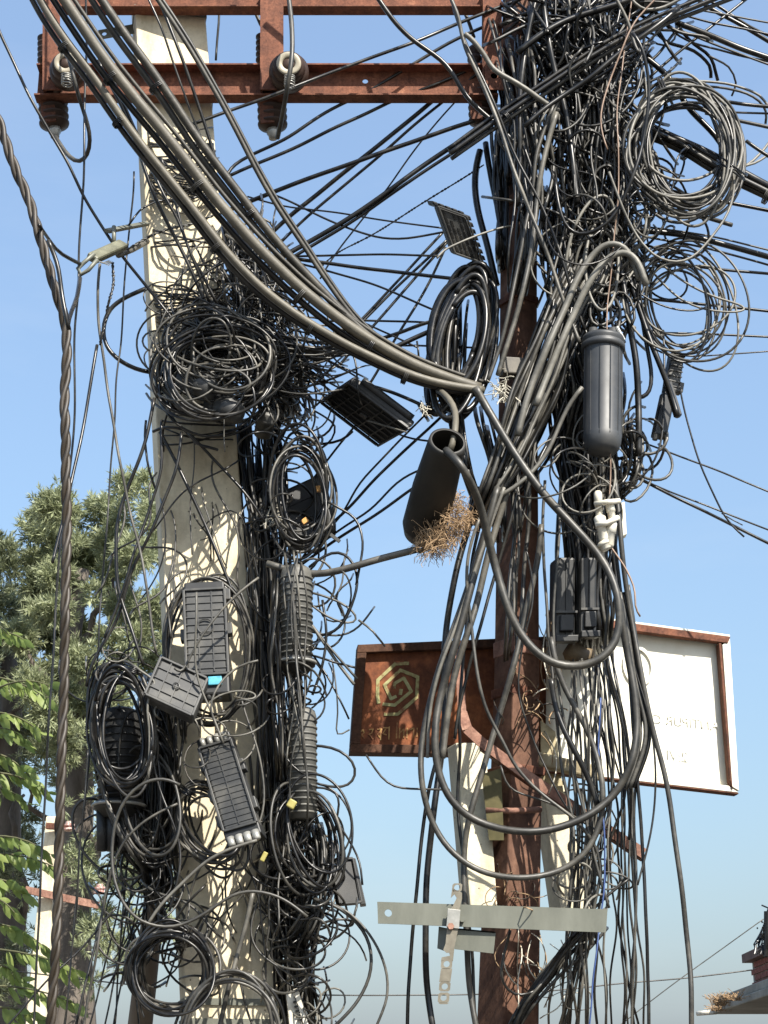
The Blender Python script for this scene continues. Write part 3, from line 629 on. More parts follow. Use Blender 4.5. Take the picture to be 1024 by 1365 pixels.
# domed closure
def dome():
    t = thing('dome_closure', 'dark grey cylindrical dome closure with lid and two top ports right of the steel pole', 'splice closure', P(803,600,-.42))
    Y = -.42; top, bot = P(804,462,Y), P(803,606,Y); r = 25.5*S(530,Y); L = (bot-top).length
    DG = mat_noise('dark_grey_dome', [(.3,(.022,.024,.027)),(.7,(.042,.045,.048))], 6, .5, .08, rrange=(.42,.6), dust=((.09,.085,.075),.35))
    mb = MB(); mb.lathe(top, bot, [(0,r*.97),(.02,r),(L*.82,r*.97),(L*.83,r*1.0),(L*.90,r*.96),(L*.95,r*.86),(L*.98,r*.7),(L,r*.3)], 48)
    o = mb.build('cylinder', DG, t, smooth=True)
    mb = MB(); mb.lathe(top, bot, [(-.035,r*.9),(-.034,r*1.08),(-.022,r*1.14),(-.012,r*1.06),(-.010,r*1.06),(-.004,r*1.16),(.014,r*1.16),(.018,r*1.02)], 48); lid = mb.build('lid', DG, t, smooth=True)
    for dx in (-13, 13):
        a, b = P(804+dx,457,Y+.01), P(804+dx,434,Y+.01); mb = MB(); mb.lathe(a, b, [(0,r*.32),(.03,r*.30),(.031,r*.25),(.058,r*.24),(.06,r*.16)], 20); mb.build('top_port', DG, lid, smooth=True)
    u = (bot-top).normalized()
    for k in range(6):
        a = math.pi*(.06+.88*k/5); d = Vector((-math.cos(a), -math.sin(a), 0))
        mb = MB(); mb.tube([top+u*s*L+d*r*(1.0 if s < .8 else .97) for s in (.03,.3,.6,.86)], .0028, 4); mb.build('rib', DG, t)
    mb = MB(); mb.lathe(P(822,436,Y), P(836,462,Y), [(0,.008),(.06,.008)], 8); mb.build('lid_clip', ALU, lid)
dome()
# tubular closures right of concrete pole
def tubec(label, x, y0, y1, wpx, Y, nr, mat, foot=True, name='ring_ribbed_closure', lean=0):
    top, bot = P(x,y0,Y), P(x+lean,y1,Y); r = wpx/2*S((y0+y1)/2,Y); L = (bot-top).length; t = thing(name, label, 'splice closure', bot)
    mb = MB(); mb.lathe(top, bot, [(0,r*.55),(.012,r*.85),(.03,r*.95),(L,r*.95)], 32); mb.build('cylinder', mat, t, smooth=True)
    u = (bot-top).normalized()
    for k in range(nr):
        s = .05+(L-.07)*k/(nr-1); p = top+u*s; mb = MB(); mb.lathe(p, p+u, [(-.004,r*.94),(-.003,r*1.02),(.003,r*1.02),(.004,r*.94)], 28, caps=False); mb.build('ring_rib', mat, t, smooth=True)
    if foot:
        mb = MB(); mb.lathe(bot, bot+u, [(-.004,r*1.05),(0,r*1.14),(.022,r*1.14),(.024,r*1.0),(.05,r*.7)], 32); mb.build('base_collar', PLA, t, smooth=True)
        mb = MB(); mb.tube([bot+u*.012+Vector((r*1.18*math.cos(a), r*1.18*math.sin(a), 0)) for a in np.linspace(-math.pi*.98, -.02, 18)], .006, 6); mb.build('clamp_band', ALU, t, smooth=True)
    return t
tubec('ring-ribbed grey cylinder closure with bright clamp band right of the concrete pole', 395, 755, 880, 44, -.31, 13, PLM)
tubec('lower narrower ring-ribbed cylinder closure under the one with the bright band', 404, 944, 1092, 38, -.29, 15, PLM, foot=False, name='corrugated_closure')
t = tubec('black ring-ribbed cylinder closure behind the hanging coil at left', 160, 945, 1070, 58, -.22, 11, PLA, name='black_ribbed_closure', lean=-1)
for dx in (-20,-7,8,20):
    mb = MB(); mb.lathe(P(156+dx,1080,-.22), P(156+dx,1137,-.22), [(0,.02),(.14,.018)], 12); mb.build('port_tube', PLA, t, smooth=True)
# dome caps in the upper coil
for (x0,y0,x1,y1,w_,lab) in ((246,505,285,522,34,'leftmost dull grey cap inside the tangled coil on the concrete pole'),(283,536,318,552,32,'lower grey cap inside the tangled coil on the concrete pole'),(350,580,358,548,26,'faded grey cap poking out right of the tangled coil')):
    t = thing('closure_cap', lab, 'splice closure', P(x1,y1,-.26)); dy = .14 if x0 > 340 else 0; a, b = P(x0,y0,-.35+dy), P(x1,y1,-.43+dy); L = (b-a).length; r = w_/2*S(530,-.25)
    mb = MB(); mb.lathe(a, b, [(0,r*.9),(L*.6,r),(L*.62,r*1.06),(L*.72,r*1.06),(L*.74,r*.98),(L*.95,r*.85),(L,r*.6)], 28); mb.build('shell', PLG, t, smooth=True)
    mb = MB(); mb.lathe(a, b, [(L*.3,r*1.03),(L*.36,r*1.03)], 28, caps=False); mb.build('ring', PLA, t, smooth=True)
# drum at the top right
t = thing('cable_drum', 'black drum shape under the cables at the top edge right of the steel pole', 'splice closure', P(858,10,-.25))
mb = MB(); a, b = P(828,-6,-.25), P(902,-22,-.20); mb.lathe(a, b, [(0,.075),(.02,.095),(.2,.095),(.24,.08)], 32); mb.build('shell', PLA, t, smooth=True)
mb = MB(); mb.lathe(a, b, [(.05,.10),(.07,.10)], 32, caps=False); mb.build('ring', PLA, t, smooth=True)
# white connectors
t = thing('white_connectors', 'cluster of dirty white plastic connectors wired beside the black cables', 'connector', P(806,700,-.34))
for (x0,y0,x1,y1,w_) in ((797,655,799,690,11),(799,688,806,722,16),(812,668,818,700,12),(816,695,812,730,14),(803,722,809,733,18)):
    a, b = P(x0,y0,-.42), P(x1,y1,-.42); L = (b-a).length; r = w_/2*S(690,-.34)
    mb = MB(); mb.lathe(a, b, [(0,r*.7),(.006,r),(L*.45,r),(L*.46,r*.82),(L*.9,r*.85),(L,r*.6)], 16); mb.build('connector_body', WHP, t, smooth=True)
for (x0,y0,x1,y1) in ((793,672,826,668),(795,700,824,690)):
    mb = MB(); mb.tube([P(x0,y0,-.43), P((x0+x1)/2,y0-3,-.45), P(x1,y1,-.43)], .01, 8); mb.build('cross_tube', WHP, t, smooth=True)
t = thing('pale_side_plate', 'flat pale plastic plate standing right of the white connectors', 'plastic plate', P(830,700,-.28))
mb = MB(); mb.prism([P(824,672,-.28),P(833,668,-.28),P(836,712,-.26),P(826,717,-.28)], (0,.04,0)); mb.build('plate', mat_noise('cream_plastic', [(.3,(.5,.46,.36)),(.7,(.68,.64,.52))], 10, .5, .1), t, bevel=.004)
# sleeve with nest
def sleeve():
    t = thing('open_sleeve', 'thick dark open-ended sleeve hanging tilted between the poles with a nest in it', 'cable sleeve', P(580,650,-.3))
    m = mat_noise('dark_sleeve_rubber', [(.3,(.008,.007,.0055)),(.7,(.02,.0175,.0135))], 10, .6, .3, .002)
    a, b = P(597,588,-.66), P(562,712,-.24); r0 = 24*S(600,-.4); u = (b-a); L = u.length; un = u.normalized()
    mb = MB(); mb.lathe(a, b, [(0,r0*.86),(0,r0),(.02,r0*1.03),(L*.5,r0*1.22),(L*.9,r0*1.22),(L*1.0,r0*1.0),(L*1.0,r0*.9)], 36, caps=False); 
    o = mb.build('tube', m, t, smooth=True)
    mb = MB(); mb.lathe(a, b, [(0,r0*.86),(L*.5,r0*1.1),(L,r0*.9)], 36, caps=False); mb.build('inner_wall', m, t, smooth=True)
    mb = MB(); mb.lathe(a, b, [(L*.85,r0*1.0),(L*.86,r0*1.0)], 30); mb.build('plug', m, t)
    # nest
    nt_ = thing('bird_nest', 'dry straw nest bursting from the lower right side of the dark sleeve', 'nest', P(592,700,-.34))
    mb = MB(); R = random.Random(5)
    cl = [((578,722),22,420),((612,690),18,300),((606,668),13,120),((596,708),20,380)]
    for (cx, cy), rad, n_ in cl:
        for k in range(n_):
            th = R.uniform(0,6.28); rr = rad*math.sqrt(R.random())
            x, y = cx+rr*math.cos(th), cy+rr*math.sin(th)*.9; Y = -.40+R.uniform(-.06,.09)
            p = P(x,y,Y); d = Vector((R.gauss(0,1),R.gauss(0,1),R.gauss(-.4,.8))).normalized()*R.uniform(.015,.05); k2 = Vector((R.gauss(0,1),R.gauss(0,1),R.gauss(0,1)))*.008
            mb.tube([p, p+d*.4+k2, p+d*.8+k2*1.6, p+d*1.1+k2+Vector((0,0,-.010))], R.uniform(.0006,.0013), 3, caps=False)
        for k in range(n_//6):
            th = R.uniform(0,6.28); rr = rad*math.sqrt(R.random()); p = P(cx+rr*math.cos(th), cy+rr*math.sin(th), -.38+R.uniform(-.03,.05)); s = R.uniform(.004,.009)
            a_ = Vector((R.gauss(0,1),R.gauss(0,1),R.gauss(0,1))).normalized(); b_ = a_.orthogonal().normalized()
            mb.add([p-a_*s, p+b_*s*.5, p+a_*s, p-b_*s*.5], [(0,1,2,3)])
    mb.build('straw', NEST, nt_, kind='stuff')
sleeve()
# frayed twine knots
def frayed(label, cx, cy, r, n_, Y, L=(.02,.06)):
    t = thing('frayed_twine', label, 'twine', P(cx,cy,Y)); mb = MB(); R = random.Random(int(cx))
    for k in range(n_):
        p = P(cx+R.gauss(0,r*.4), cy+R.gauss(0,r*.6), Y+R.uniform(-.02,.02)); d = Vector((R.gauss(.35,.8),R.gauss(0,.5),R.gauss(-.5,.7))).normalized()*R.uniform(*L)
        mb.tube([p-d*.4, p+Vector((R.gauss(0,.006),0,R.gauss(.004,.006))), p+d*.4+Vector((0,0,-.004)), p+d*.8+Vector((R.gauss(0,.01),0,-.012))], R.uniform(.0009,.0022), 4)
    mb.build('fibres', TWN, t, kind='stuff')
frayed('frayed white twine bunch where the thick cables meet the steel pole', 668, 520, 18, 40, -.36)
frayed('pale torn plastic tie on the dark sleeve cables below the black coil', 566, 545, 9, 14, -.36, (.01,.03))
frayed('small pale twine scraps in the cable column right of the concrete pole', 366, 690, 12, 34, -.25, (.01,.04))
# broken porcelain/bracket near twine
t = thing('pole_bracket_box', 'dark bracket box on the steel pole behind the frayed white twine', 'bracket', P(683,500,-.18))
mb = MB(); mb.bar(P(668,490,-.2), P(702,492,-.18), .07, .06, (0,0,1)); mb.build('housing', mat_noise('grey_brown_metal', [(.3,(.05,.045,.04)),(.7,(.14,.125,.10))], 12, .6, .4), t, bevel=.006)
# white box bottom
t = thing('small_white_box', 'small white box at the bottom edge right of the concrete pole', 'junction box', P(394,1365,-.2))
mb = MB(); mb.prism([P(381,1322,-.22),P(390,1320,-.22),P(403,1368,-.22),P(386,1372,-.22)], (0,.06,0)); mb.build('case', WHP, t, bevel=.004)
for k in range(5):
    mb = MB(); mb.bar(P(391+k*1.5,1336+k*6,-.225), P(397+k*1.5,1335+k*6,-.225), .006, .01, (0,0,1)); mb.build('terminal', BLK, t)
mb = MB(); mb.bar(P(394,1318,-.23), P(410,1372,-.23), .015, .01); mb.build('side_strip', WHP, t)
# wooden post behind
t = thing('timber_post', 'weathered brown timber post leaning beside the lower concrete pole', 'post', (P(150,1365,.35).x,.35,0))
a, b = P(222,1060,.3), P(187,1365,.3); d = (a-b)/(a.z-b.z); foot_ = b-d*b.z
mb = MB(); mb.tube([foot_, b, (a+b)/2, a], [.062,.045,.04,.033], 12); mb.build('shaft', WOOD, t, smooth=True)

# ------------------------------------------------------------------ cables
CR = random.Random(77)
def spline(pts, step=9.0):
    pts = [np.array(p, float) for p in pts]
    if len(pts) == 2: pts = [pts[0], pts[0]*.67+pts[1]*.33, pts[0]*.33+pts[1]*.67, pts[1]]
    q = [2*pts[0]-pts[1]]+pts+[2*pts[-1]-pts[-2]]; out = []
    for i in range(1, len(q)-2):
        p0,p1,p2,p3 = q[i-1:i+3]; n = max(2, int(np.linalg.norm((p2-p1)[:2])/step))
        for k in range(n):
            t = k/n; out.append(.5*((2*p1)+(-p0+p2)*t+(2*p0-5*p1+4*p2-p3)*t*t+(-p0+3*p1-3*p2+p3)*t**3))
    out.append(q[-2]); return np.array(out)
def lf(n, R, amp, periods):
    x = np.linspace(0, 1, n); s = np.zeros(n)
    for k in range(1, 3): s += amp/k*np.sin(2*math.pi*(periods*k*x*R.uniform(.6,1.3)+R.random()))
    return s
def to_world(a):                                          # rows of (x, y, Y) -> world
    d = np.array(tuple(fwd))+np.outer((a[:,0]-512)/F, [1,0,0])+np.outer((682.5-a[:,1])/F, np.array(tuple(upv)))
    t = (a[:,2]+CAM_D)/d[:,1]; return np.array(tuple(EYE))+d*t[:,None], t
def route(pts, Y0, Y1, wob=.7, ext=True, step=9.0, smooth=5):
    pts = [tuple(p) for p in pts]
    if ext:
        for end in (0, -1):
            x, y = pts[end][:2]
            if x < 3 or x > 1021 or y < 3 or y > 1362:
                x2, y2 = pts[1 if end == 0 else -2][:2]; L = math.hypot(x-x2, y-y2) or 1; p = (x+(x-x2)/L*160, y+(y-y2)/L*160)
                pts = [p]+pts if end == 0 else pts+[p]
    L = [0]
    for a, b in zip(pts[:-1], pts[1:]): L.append(L[-1]+math.hypot(b[0]-a[0], b[1]-a[1]))
    pts = [(p[0], p[1], (p[2] if len(p) > 2 else Y0+(Y1-Y0)*l/L[-1])) for p, l in zip(pts, L)]
    a = spline(pts, step); n = len(a)
    if smooth and n > 12:
        k = min(smooth, n//4)|1; h = k//2; pad = np.concatenate([2*a[0]-a[1:h+1][::-1], a, 2*a[-1]-a[-h-1:-1][::-1]]); a = np.stack([np.convolve(pad[:,j], np.ones(k)/k, 'valid') for j in range(3)], 1); n = len(a)
    if wob:
        per = max(1, L[-1]/200); a[:,0] += lf(n, CR, wob, per); a[:,1] += lf(n, CR, wob*.8, per); a[:,2] += lf(n, CR, .008, per)
    return a
def px(s): return [tuple(float(v) for v in q.split(',')) for q in s.split()]
def tube_px(mb, a, w, seg=6):
    W_, t = to_world(a); mb.tube(W_, w/2*t/F, seg); return mb
WS = 1.0
def c(s, w, Y0, Y1, mat, label, cat='cable', wob=.7, group=None, name='cable'):
    a = route(px(s) if isinstance(s, str) else s, Y0, Y1, wob, smooth=9 if w >= 7 else 5); mb = MB(); tube_px(mb, a, w*WS, 8 if w > 6 else 6)
    o = mb.build(name, mat, smooth=True, origin=to_world(a[:1])[0][0]); setp(o, label, cat, group); return o
def twisted(s, w, Y0, Y1, mat, label, strands=3, pitch=60, name='twisted_cable', sr=.5):
    a = route(px(s), Y0, Y1, .4, step=4.0); Wp, t = to_world(a); r = w/2*t/F
    d = np.gradient(Wp, axis=0); d /= np.linalg.norm(d,axis=1)[:,None]; ref = np.array([0,1.,0]); u = np.cross(d, ref); u /= np.linalg.norm(u,axis=1)[:,None]; v = np.cross(d,u)
    Ls = np.concatenate([[0], np.cumsum(np.linalg.norm(np.diff(a[:,:2],axis=0),axis=1))]); th = thing(name, label, 'cable', Wp[0])
    for k in range(strands):
        ph = 2*math.pi*(Ls/pitch+k/strands); q = Wp+(u*np.cos(ph)[:,None]+v*np.sin(ph)[:,None])*(r*(1-sr*.95))[:,None]
        mb = MB(); mb.tube(q, r*sr, 8); mb.build('strand', mat, th, smooth=True)
    return th
def multi(s, w, offs, Y0, Y1, mats, label, name='cable_bundle', wob=.5):
    a0 = route(px(s), Y0, Y1, 0, smooth=13); th = thing(name, label, 'cable bundle', to_world(a0[:1])[0][0])
    for i, (dx, dy, dY, ww) in enumerate(offs):
        a = a0.copy(); n = len(a); a[:,0] += dx+lf(n, CR, wob, 1.5); a[:,1] += dy+lf(n, CR, wob, 1.5); a[:,2] += dY
        mb = MB(); tube_px(mb, a, ww, 8); mb.build('strand', mats[i % len(mats)], th, smooth=True)
    Wp, t = to_world(a0); Ls = np.concatenate([[0], np.cumsum(np.linalg.norm(np.diff(a0[:,:2],axis=0),axis=1))])
    ox = np.mean([o[0] for o in offs[:2]]); oy = np.mean([o[1] for o in offs[:2]]); D = CR.uniform(60,120)
    while D < Ls[-1]-60:
        i = int(np.searchsorted(Ls, D)); p = Vector(Wp[i])+Vector((ox*t[i]/F, .015, -oy*t[i]/F)); u = (Vector(Wp[i+1])-Vector(Wp[i-1])).normalized(); a_ = u.orthogonal().normalized(); b_ = u.cross(a_); r = (w*.5+4.5)*t[i]/F
        if w >= 11:
            mb = MB()
            for k in range(3): mb.tube([p+u*(k*.006-.006)+(a_*math.cos(q)+b_*math.sin(q))*r for q in np.linspace(0,2*math.pi,17)], .0028, 5)
            mb.build('tie', CR.choice([BLK,GRY,BLK]), th, smooth=True)
        D += CR.uniform(110,240)
    return th
def coil(cx, cy, rx, ry, n, sx, sy, w, Y, dY, rot, mat, label, jr=.08, tie=(), name='cable_coil', mats=None, arc=None):
    th = thing(name, label, 'cable coil', P(cx, cy, Y)); R = CR
    for k in range(n):
        kx, ky = rx*(1+R.gauss(0,jr)), ry*(1+R.gauss(0,jr)); ox, oy = cx+R.gauss(0,sx), cy+R.gauss(0,sy); rr = math.radians(rot+R.gauss(0,5)); Yk = Y+R.uniform(-dY,dY); ph = R.random()*6.28; tl = R.gauss(0,.04); tz = R.gauss(0,.04)
        p1, p2, a2, a3 = R.random()*6.28, R.random()*6.28, R.uniform(0,.05), R.uniform(0,.03)
        m = 56; A = []; rng_ = (0, 2*math.pi) if arc is None else arc
        for i in range(m+1):
            an = rng_[0]+(rng_[1]-rng_[0])*i/m+(ph if arc is None else 0); q = 1+a2*math.sin(2*an+p1)+a3*math.sin(3*an+p2); x, y = kx*q*math.cos(an), ky*q*math.sin(an)
            A.append((ox+x*math.cos(rr)-y*math.sin(rr), oy+x*math.sin(rr)+y*math.cos(rr), Yk+tl*math.cos(an)+tz*math.sin(an)+.004*i/m))
        mb = MB(); tube_px(mb, np.array(A), w*R.uniform(.85,1.15), 6); mb.build('turn', (R.choice(mats) if mats else mat), th, smooth=True)
    for (tx, ty, tw, ta) in tie:
        mb = MB()
        for k in range(4):
            a_ = math.radians(ta+R.gauss(0,8)); c_, s_ = math.cos(a_), math.sin(a_); o_ = (k-1.5)*2.2
            ring = [(tx+tw*math.cos(b)*c_-(o_)*s_, ty+tw*math.cos(b)*s_+o_*c_, Y+(dY+.03)*math.sin(b)) for b in np.linspace(0, 2*math.pi, 15)]
            tube_px(mb, np.array(ring), 2.6, 5)
        mb.build('tie', BLK, th, smooth=True)
    return th
STUFF = {}
def sheaf(spine, hw, n, w, Y0, Y1, mats, label, group, dY=.08, wob=1.5, full=.5, keep=0, key=None, cross=.5, minf=.3):
    """n strands following a spine (x,y,halfwidth) with drifting lateral offset; the first `keep` stay separate cables"""
    sp = px(spine) if isinstance(spine, str) else spine
    base = spline([(p[0], p[1], p[2] if len(p) > 2 else hw) for p in sp], 9.0); m = len(base)
    tg = np.gradient(base[:,:2], axis=0); tg /= np.linalg.norm(tg,axis=1)[:,None]+1e-9; nm = np.stack([-tg[:,1], tg[:,0]],1)
    items = []
    for k in range(n):
        u0, u1, u2 = CR.uniform(-1,1), CR.uniform(-1,1), CR.uniform(-1,1); x = np.linspace(0,1,m)
        u = (1-cross)*u0+cross*((1-x)*u0+x*u1)+.25*np.sin(x*math.pi*CR.uniform(1,3)+CR.random()*6)*u2
        s0, s1 = (0, 1) if CR.random() < full else sorted((CR.random(), CR.random()))
        if s1-s0 < minf: s0, s1 = max(0, s0-minf/2), min(1, s1+minf/2)
        i0, i1 = int(s0*(m-1)), int(s1*(m-1))+1
        if i1-i0 < 4: continue
        A = np.zeros((m,3)); A[:,:2] = base[:,:2]+nm*(u*base[:,2])[:,None]
        A[:,0] += lf(m, CR, wob, max(1, m/26)); A[:,1] += lf(m, CR, wob*.6, max(1, m/26))
        A[:,2] = Y0+(Y1-Y0)*x+CR.uniform(-dY,dY)+lf(m, CR, .012, 2); items.append((A[i0:i1], CR.uniform(*w), CR.choice(mats)))
    emit(items, label, group, keep, key)
def emit(items, label, group, keep, key):
    for A, _, _2 in items:                                # cut ends tuck in behind their neighbours
        n = len(A); k = max(2, n//6); q = (np.linspace(1,0,k)**2)*.16; A[:k,2] += q; A[-k:,2] += q[::-1]
    items.sort(key=lambda it: -len(it[0])*it[1]); keep = int(keep*.32+.5)
    for i, (A, w_, m_) in enumerate(items):
        if i < keep:
            mb = MB(); tube_px(mb, A, w_, 6); o = mb.build('cable', m_, smooth=True); setp(o, label, 'cable', group)
        else: STUFF.setdefault(key or group, []).append((A, w_, m_))
def snarl(cx, cy, rx, ry, n, rad, w, Y0, Y1, mats, label, group, keep=0, turn=(.5,1.3), asp=(.5,1.2), drift=40, key=None):
    """loose arcs and half loops scattered through an elliptical region"""
    items = []
    for k in range(n):
        a, q = CR.random()*6.28, math.sqrt(CR.random()); x0, y0 = cx+rx*q*math.cos(a), cy+ry*q*math.sin(a)
        r = CR.uniform(*rad); as_ = CR.uniform(*asp); ph = CR.random()*6.28; tn = CR.uniform(*turn)*2*math.pi*CR.choice((-1,1)); rot = CR.gauss(0,.6)
        m = max(12, int(abs(tn)*r/7)); dx, dy = CR.gauss(0,drift*.5), CR.gauss(0,drift); Yk = CR.uniform(Y0,Y1); ty = CR.gauss(0,.08); A = []
        g = CR.uniform(-.3,.3)
        for i in range(m+1):
            s = i/m; an = ph+tn*s; rr = r*(1+g*s); x, y = rr*math.cos(an), rr*as_*math.sin(an)
            A.append((x0+x*math.cos(rot)-y*math.sin(rot)+dx*s, y0+x*math.sin(rot)+y*math.cos(rot)+dy*s, Yk+ty*math.sin(an)))
        items.append((np.array(A), CR.uniform(*w), CR.choice(mats)))
    emit(items, label, group, keep, key)
def whip(cx, cy, rx, ry, n, length, w, Y0, Y1, mats, label, group, ang=None, spread=3.2, keep=0, key=None, bend=.9):
    """random curved strands crossing a region"""
    items = []
    for k in range(n):
        a, q = CR.random()*6.28, math.sqrt(CR.random()); x, y = cx+rx*q*math.cos(a), cy+ry*q*math.sin(a)
        th = (CR.random()*6.28 if ang is None else math.radians(ang)+CR.gauss(0,spread)); L = CR.uniform(*length); m = max(8, int(L/8)); b1, b2 = CR.gauss(0,bend), CR.gauss(0,bend*1.5)
        A = []; px_, py_ = x-math.cos(th)*L/2, y-math.sin(th)*L/2; Yk = CR.uniform(Y0,Y1); ty = CR.gauss(0,.08)
        for i in range(m+1):
            s = i/m; t_ = th+b1*(s-.5)+b2*math.sin(s*6.28)*.3; A.append((px_,py_,Yk+ty*s)); px_ += math.cos(t_)*L/m; py_ += math.sin(t_)*L/m
        items.append((np.array(A), CR.uniform(*w), CR.choice(mats)))
    emit(items, label, group, keep, key)

BG = [BLK,BLK,BLK,GRY]; BM = [BLK,BLK,GRY,GRY]; GM = [GRY,GRY,BLK,LGT]; LM = [GRY,LGT,GRY,BLK]
# --- thick bundle sweeping from the top left to the steel pole
multi('52,-4 76,43 113,83 136,116 166,166 199,206 232,246 262,285 294,326 322,362 353,387 383,412 434,445 468,460 503,480 544,498 585,515 645,520', 11,
  [(0,0,0,11),(-7,6,.03,8)], -.95, -.34, [OLV,BLK], 'lowest of the thick cable ropes sweeping down from the top left corner')
multi('83,-4 110,37 140,80 166,116 199,150 226,186 252,219 282,256 310,295 342,325 368,354 396,382 434,413 453,427 482,448 512,468 544,483 585,502 640,518', 16,
  [(0,0,0,15),(-9,9,.03,9),(8,-8,.05,6)], -.98, -.33, [OLV,BLK,OLD], 'thickest pale grey cable rope in the sweep toward the steel pole')
multi('133,-4 159,37 186,73 219,116 246,159 272,199 299,232 332,272 355,305 380,335 408,364 440,397 468,430 497,457 530,478 570,497 620,515', 14,
  [(0,0,0,12),(-8,8,.02,9)], -.85, -.30, [OLD,OLD,BLK], 'dark flat cable rope just above the pale grey one in the sweep')
multi('208,-4 239,40 266,86 292,133 316,176 340,226 358,260 383,295 403,326 424,354 447,395 468,422 494,451 521,471 560,492 600,508', 8,
  [(0,0,0,6.5),(4,-3,.02,5)], -.8, -.30, [OLD,GRY], 'thinnest upper cable pair of the sweep crossing the concrete pole top')
# thick single loops around the steel pole
c('634,516 648,540 660,565 680,597 700,625 722,655 745,682 772,708 792,732 812,758 826,790 830,825 824,858 808,880 785,891 760,893 732,886 708,868 690,840 675,805 662,765 650,715,-.52 640,670,-.60 628,640,-.68 614,616,-.76 602,602,-.77 594,600,-.68', 11, -.42, -.48, GRY, 'thick grey cable looping from the sweep end down right and back into the dark sleeve', wob=.4)
c('585,520,-.34 598,532,-.42 607,550,-.52 607,572,-.60 603,592,-.62 598,604,-.58', 9, -.34, -.42, OLV, 'short pale thick cable bending into the open top of the dark sleeve', wob=.2)
c('356,751 389,761 414,766 452,761 503,746 560,731', 10, -.30, -.34, GRY, 'thick grey cable running from the concrete pole bundle to the dark sleeve', wob=.3)
c('560,735 575,728 590,722', 7, -.34, -.3, OLD, 'short end of thick cable entering the nest', wob=.2)
# big hanging loops
c('668,640 655,680 637,740 618,800 597,858 578,915 565,970 560,1020 566,1070 583,1115 612,1148 650,1166 690,1172 732,1168 768,1152 795,1122 804,1080 803,1035 790,985 768,945 748,912 738,880 735,850', 8, -.38, -.34, GRY, 'lower and longer of the two big cable loops hanging in front of the steel pole', wob=.3)
c('664,650 650,700 634,760 620,815 603,870 588,925 578,985 584,1035 600,1068 628,1093 668,1107 715,1110 762,1100 805,1075 834,1040 848,995 850,950 842,900 832,850 826,800', 10, -.42, -.38, GRY, 'upper thicker one of the two big cable loops hanging in front of the steel pole', wob=.3)
c('676,655 662,700 648,750 636,805 616,865 600,925 592,985 590,1010', 9, -.40, -.36, GRY, 'grey cable beside the big loops left of the steel pole', wob=.3)
c('672,650 652,705 630,770 610,830 586,890 573,950 570,1010', 5, -.44, -.38, LGT, 'pale grey cable lying on the outside of the big loops', wob=.3)
c('690,655 676,710 660,765 645,820 628,880 612,945 606,985', 5, -.36, -.34, BLK, 'black cable on the inner side of the big loops left of the steel pole', wob=.3)
c('722,700 716,760 700,815 690,870 672,930 655,990 640,1040 627,1080 620,1110 617,1144 620,1190 622,1250 626,1324 636,1372', 8, -.30, -.26, GRY, 'straight grey cable slanting down left in front of the steel pole', wob=.3)
c('632,650 622,700 610,750 600,800 592,860 590,920 590,980 570,1062 554,1199 546,1300 543,1372', 5.5, -.22, -.22, BLK, 'leftmost thin black cable hanging straight under the big loops', wob=.3)
c('640,650 626,700 612,745 600,800 593,850 594,920 592,980 581,1062 572,1130 568,1199 567,1270 569,1320 578,1372', 8.5, -.24, -.20, BLK, 'second thicker black cable hanging straight under the big loops', wob=.3)
c('650,650 640,700 630,745 623,818 616,900 612,960 614,1000 610,1040 611,1089 618,1140 622,1204 630,1280 634,1372', 5, -.26, -.2, BLK, 'black cable hanging just left of the steel pole beside the perforated strap', wob=.4)
c('640,690 626,730 622,770 626,818 638,906 652,955 668,983 688,1024 726,1062 767,1092 794,1128 802,1160 792,1205 790,1260', 5, -.44, -.30, GRY, 'grey cable crossing the rusty arm and turning down at its right end', wob=.3)
c('700,730 712,790 700,850 690,910 700,960 722,1010 740,1050 762,1085', 3, -.32, -.3, BLK, 'thin black wire drooping across the front of the steel pole above the arm')
c('668,1020 672,1045 695,1060 730,1068 770,1090 800,1110', 3, -.34, -.3, GRY, 'thin grey wire curling under the rusty arm to its right')
c('820,640 832,759 845,847 857,905 868,965 880,1010 892,1054 900,1125 910,1190 917,1263 921,1300 922,1372', 7, -.36, -.36, GRY, 'rightmost long dark cable falling past the white sign to the bottom', wob=.3)
c('815,640 822,740 835,850 842,940 848,1015 856,1125 862,1235 865,1372', 5, -.34, -.34, BLK, 'straight black cable left of the rightmost long one below the white sign', wob=.3)
c('838,850 850,905 868,970 874,1040 872,1090 862,1136 850,1180', 3, -.36, -.36, BLK, 'thin black wire hanging in a slack bow before the white sign edge')
c('838,780 850,870 856,940 850,1010 846,1080 848,1180 845,1290 842,1372', 4, -.32, -.32, GRY, 'thin grey cable hanging left of the straight black one below the white sign')
multi('826,790 838,850 850,920 862,985 840,1050', 8, [(0,0,0,6),(5,0,.02,6),(-6,2,.01,5)], -.36, -.36, [GRY,BLK,GRY], 'three cables lying together over the left part of the white sign')
c('812,800 806,870 824,940 838,1000 842,1060 838,1120', 4, -.4, -.3, BLK, 'black wire curving over the white sign left half')
c('735,905 742,950 760,990 782,1030 798,1075', 8, -.34, -.34, BLK, 'thick black cable curling down between steel pole and white sign', wob=.3)
c('726,640 724,720 728,800 735,880 742,960 752,1040 765,1110 760,1200', 4.5, -.3, -.3, GRY, 'grey cable falling straight along the right edge of the steel pole', wob=.5)
c('748,650 742,760 738,860 752,960 768,1040 790,1130 812,1210', 4, -.32, -.32, GRY, 'grey wire from the twin boxes slanting right past the sign')
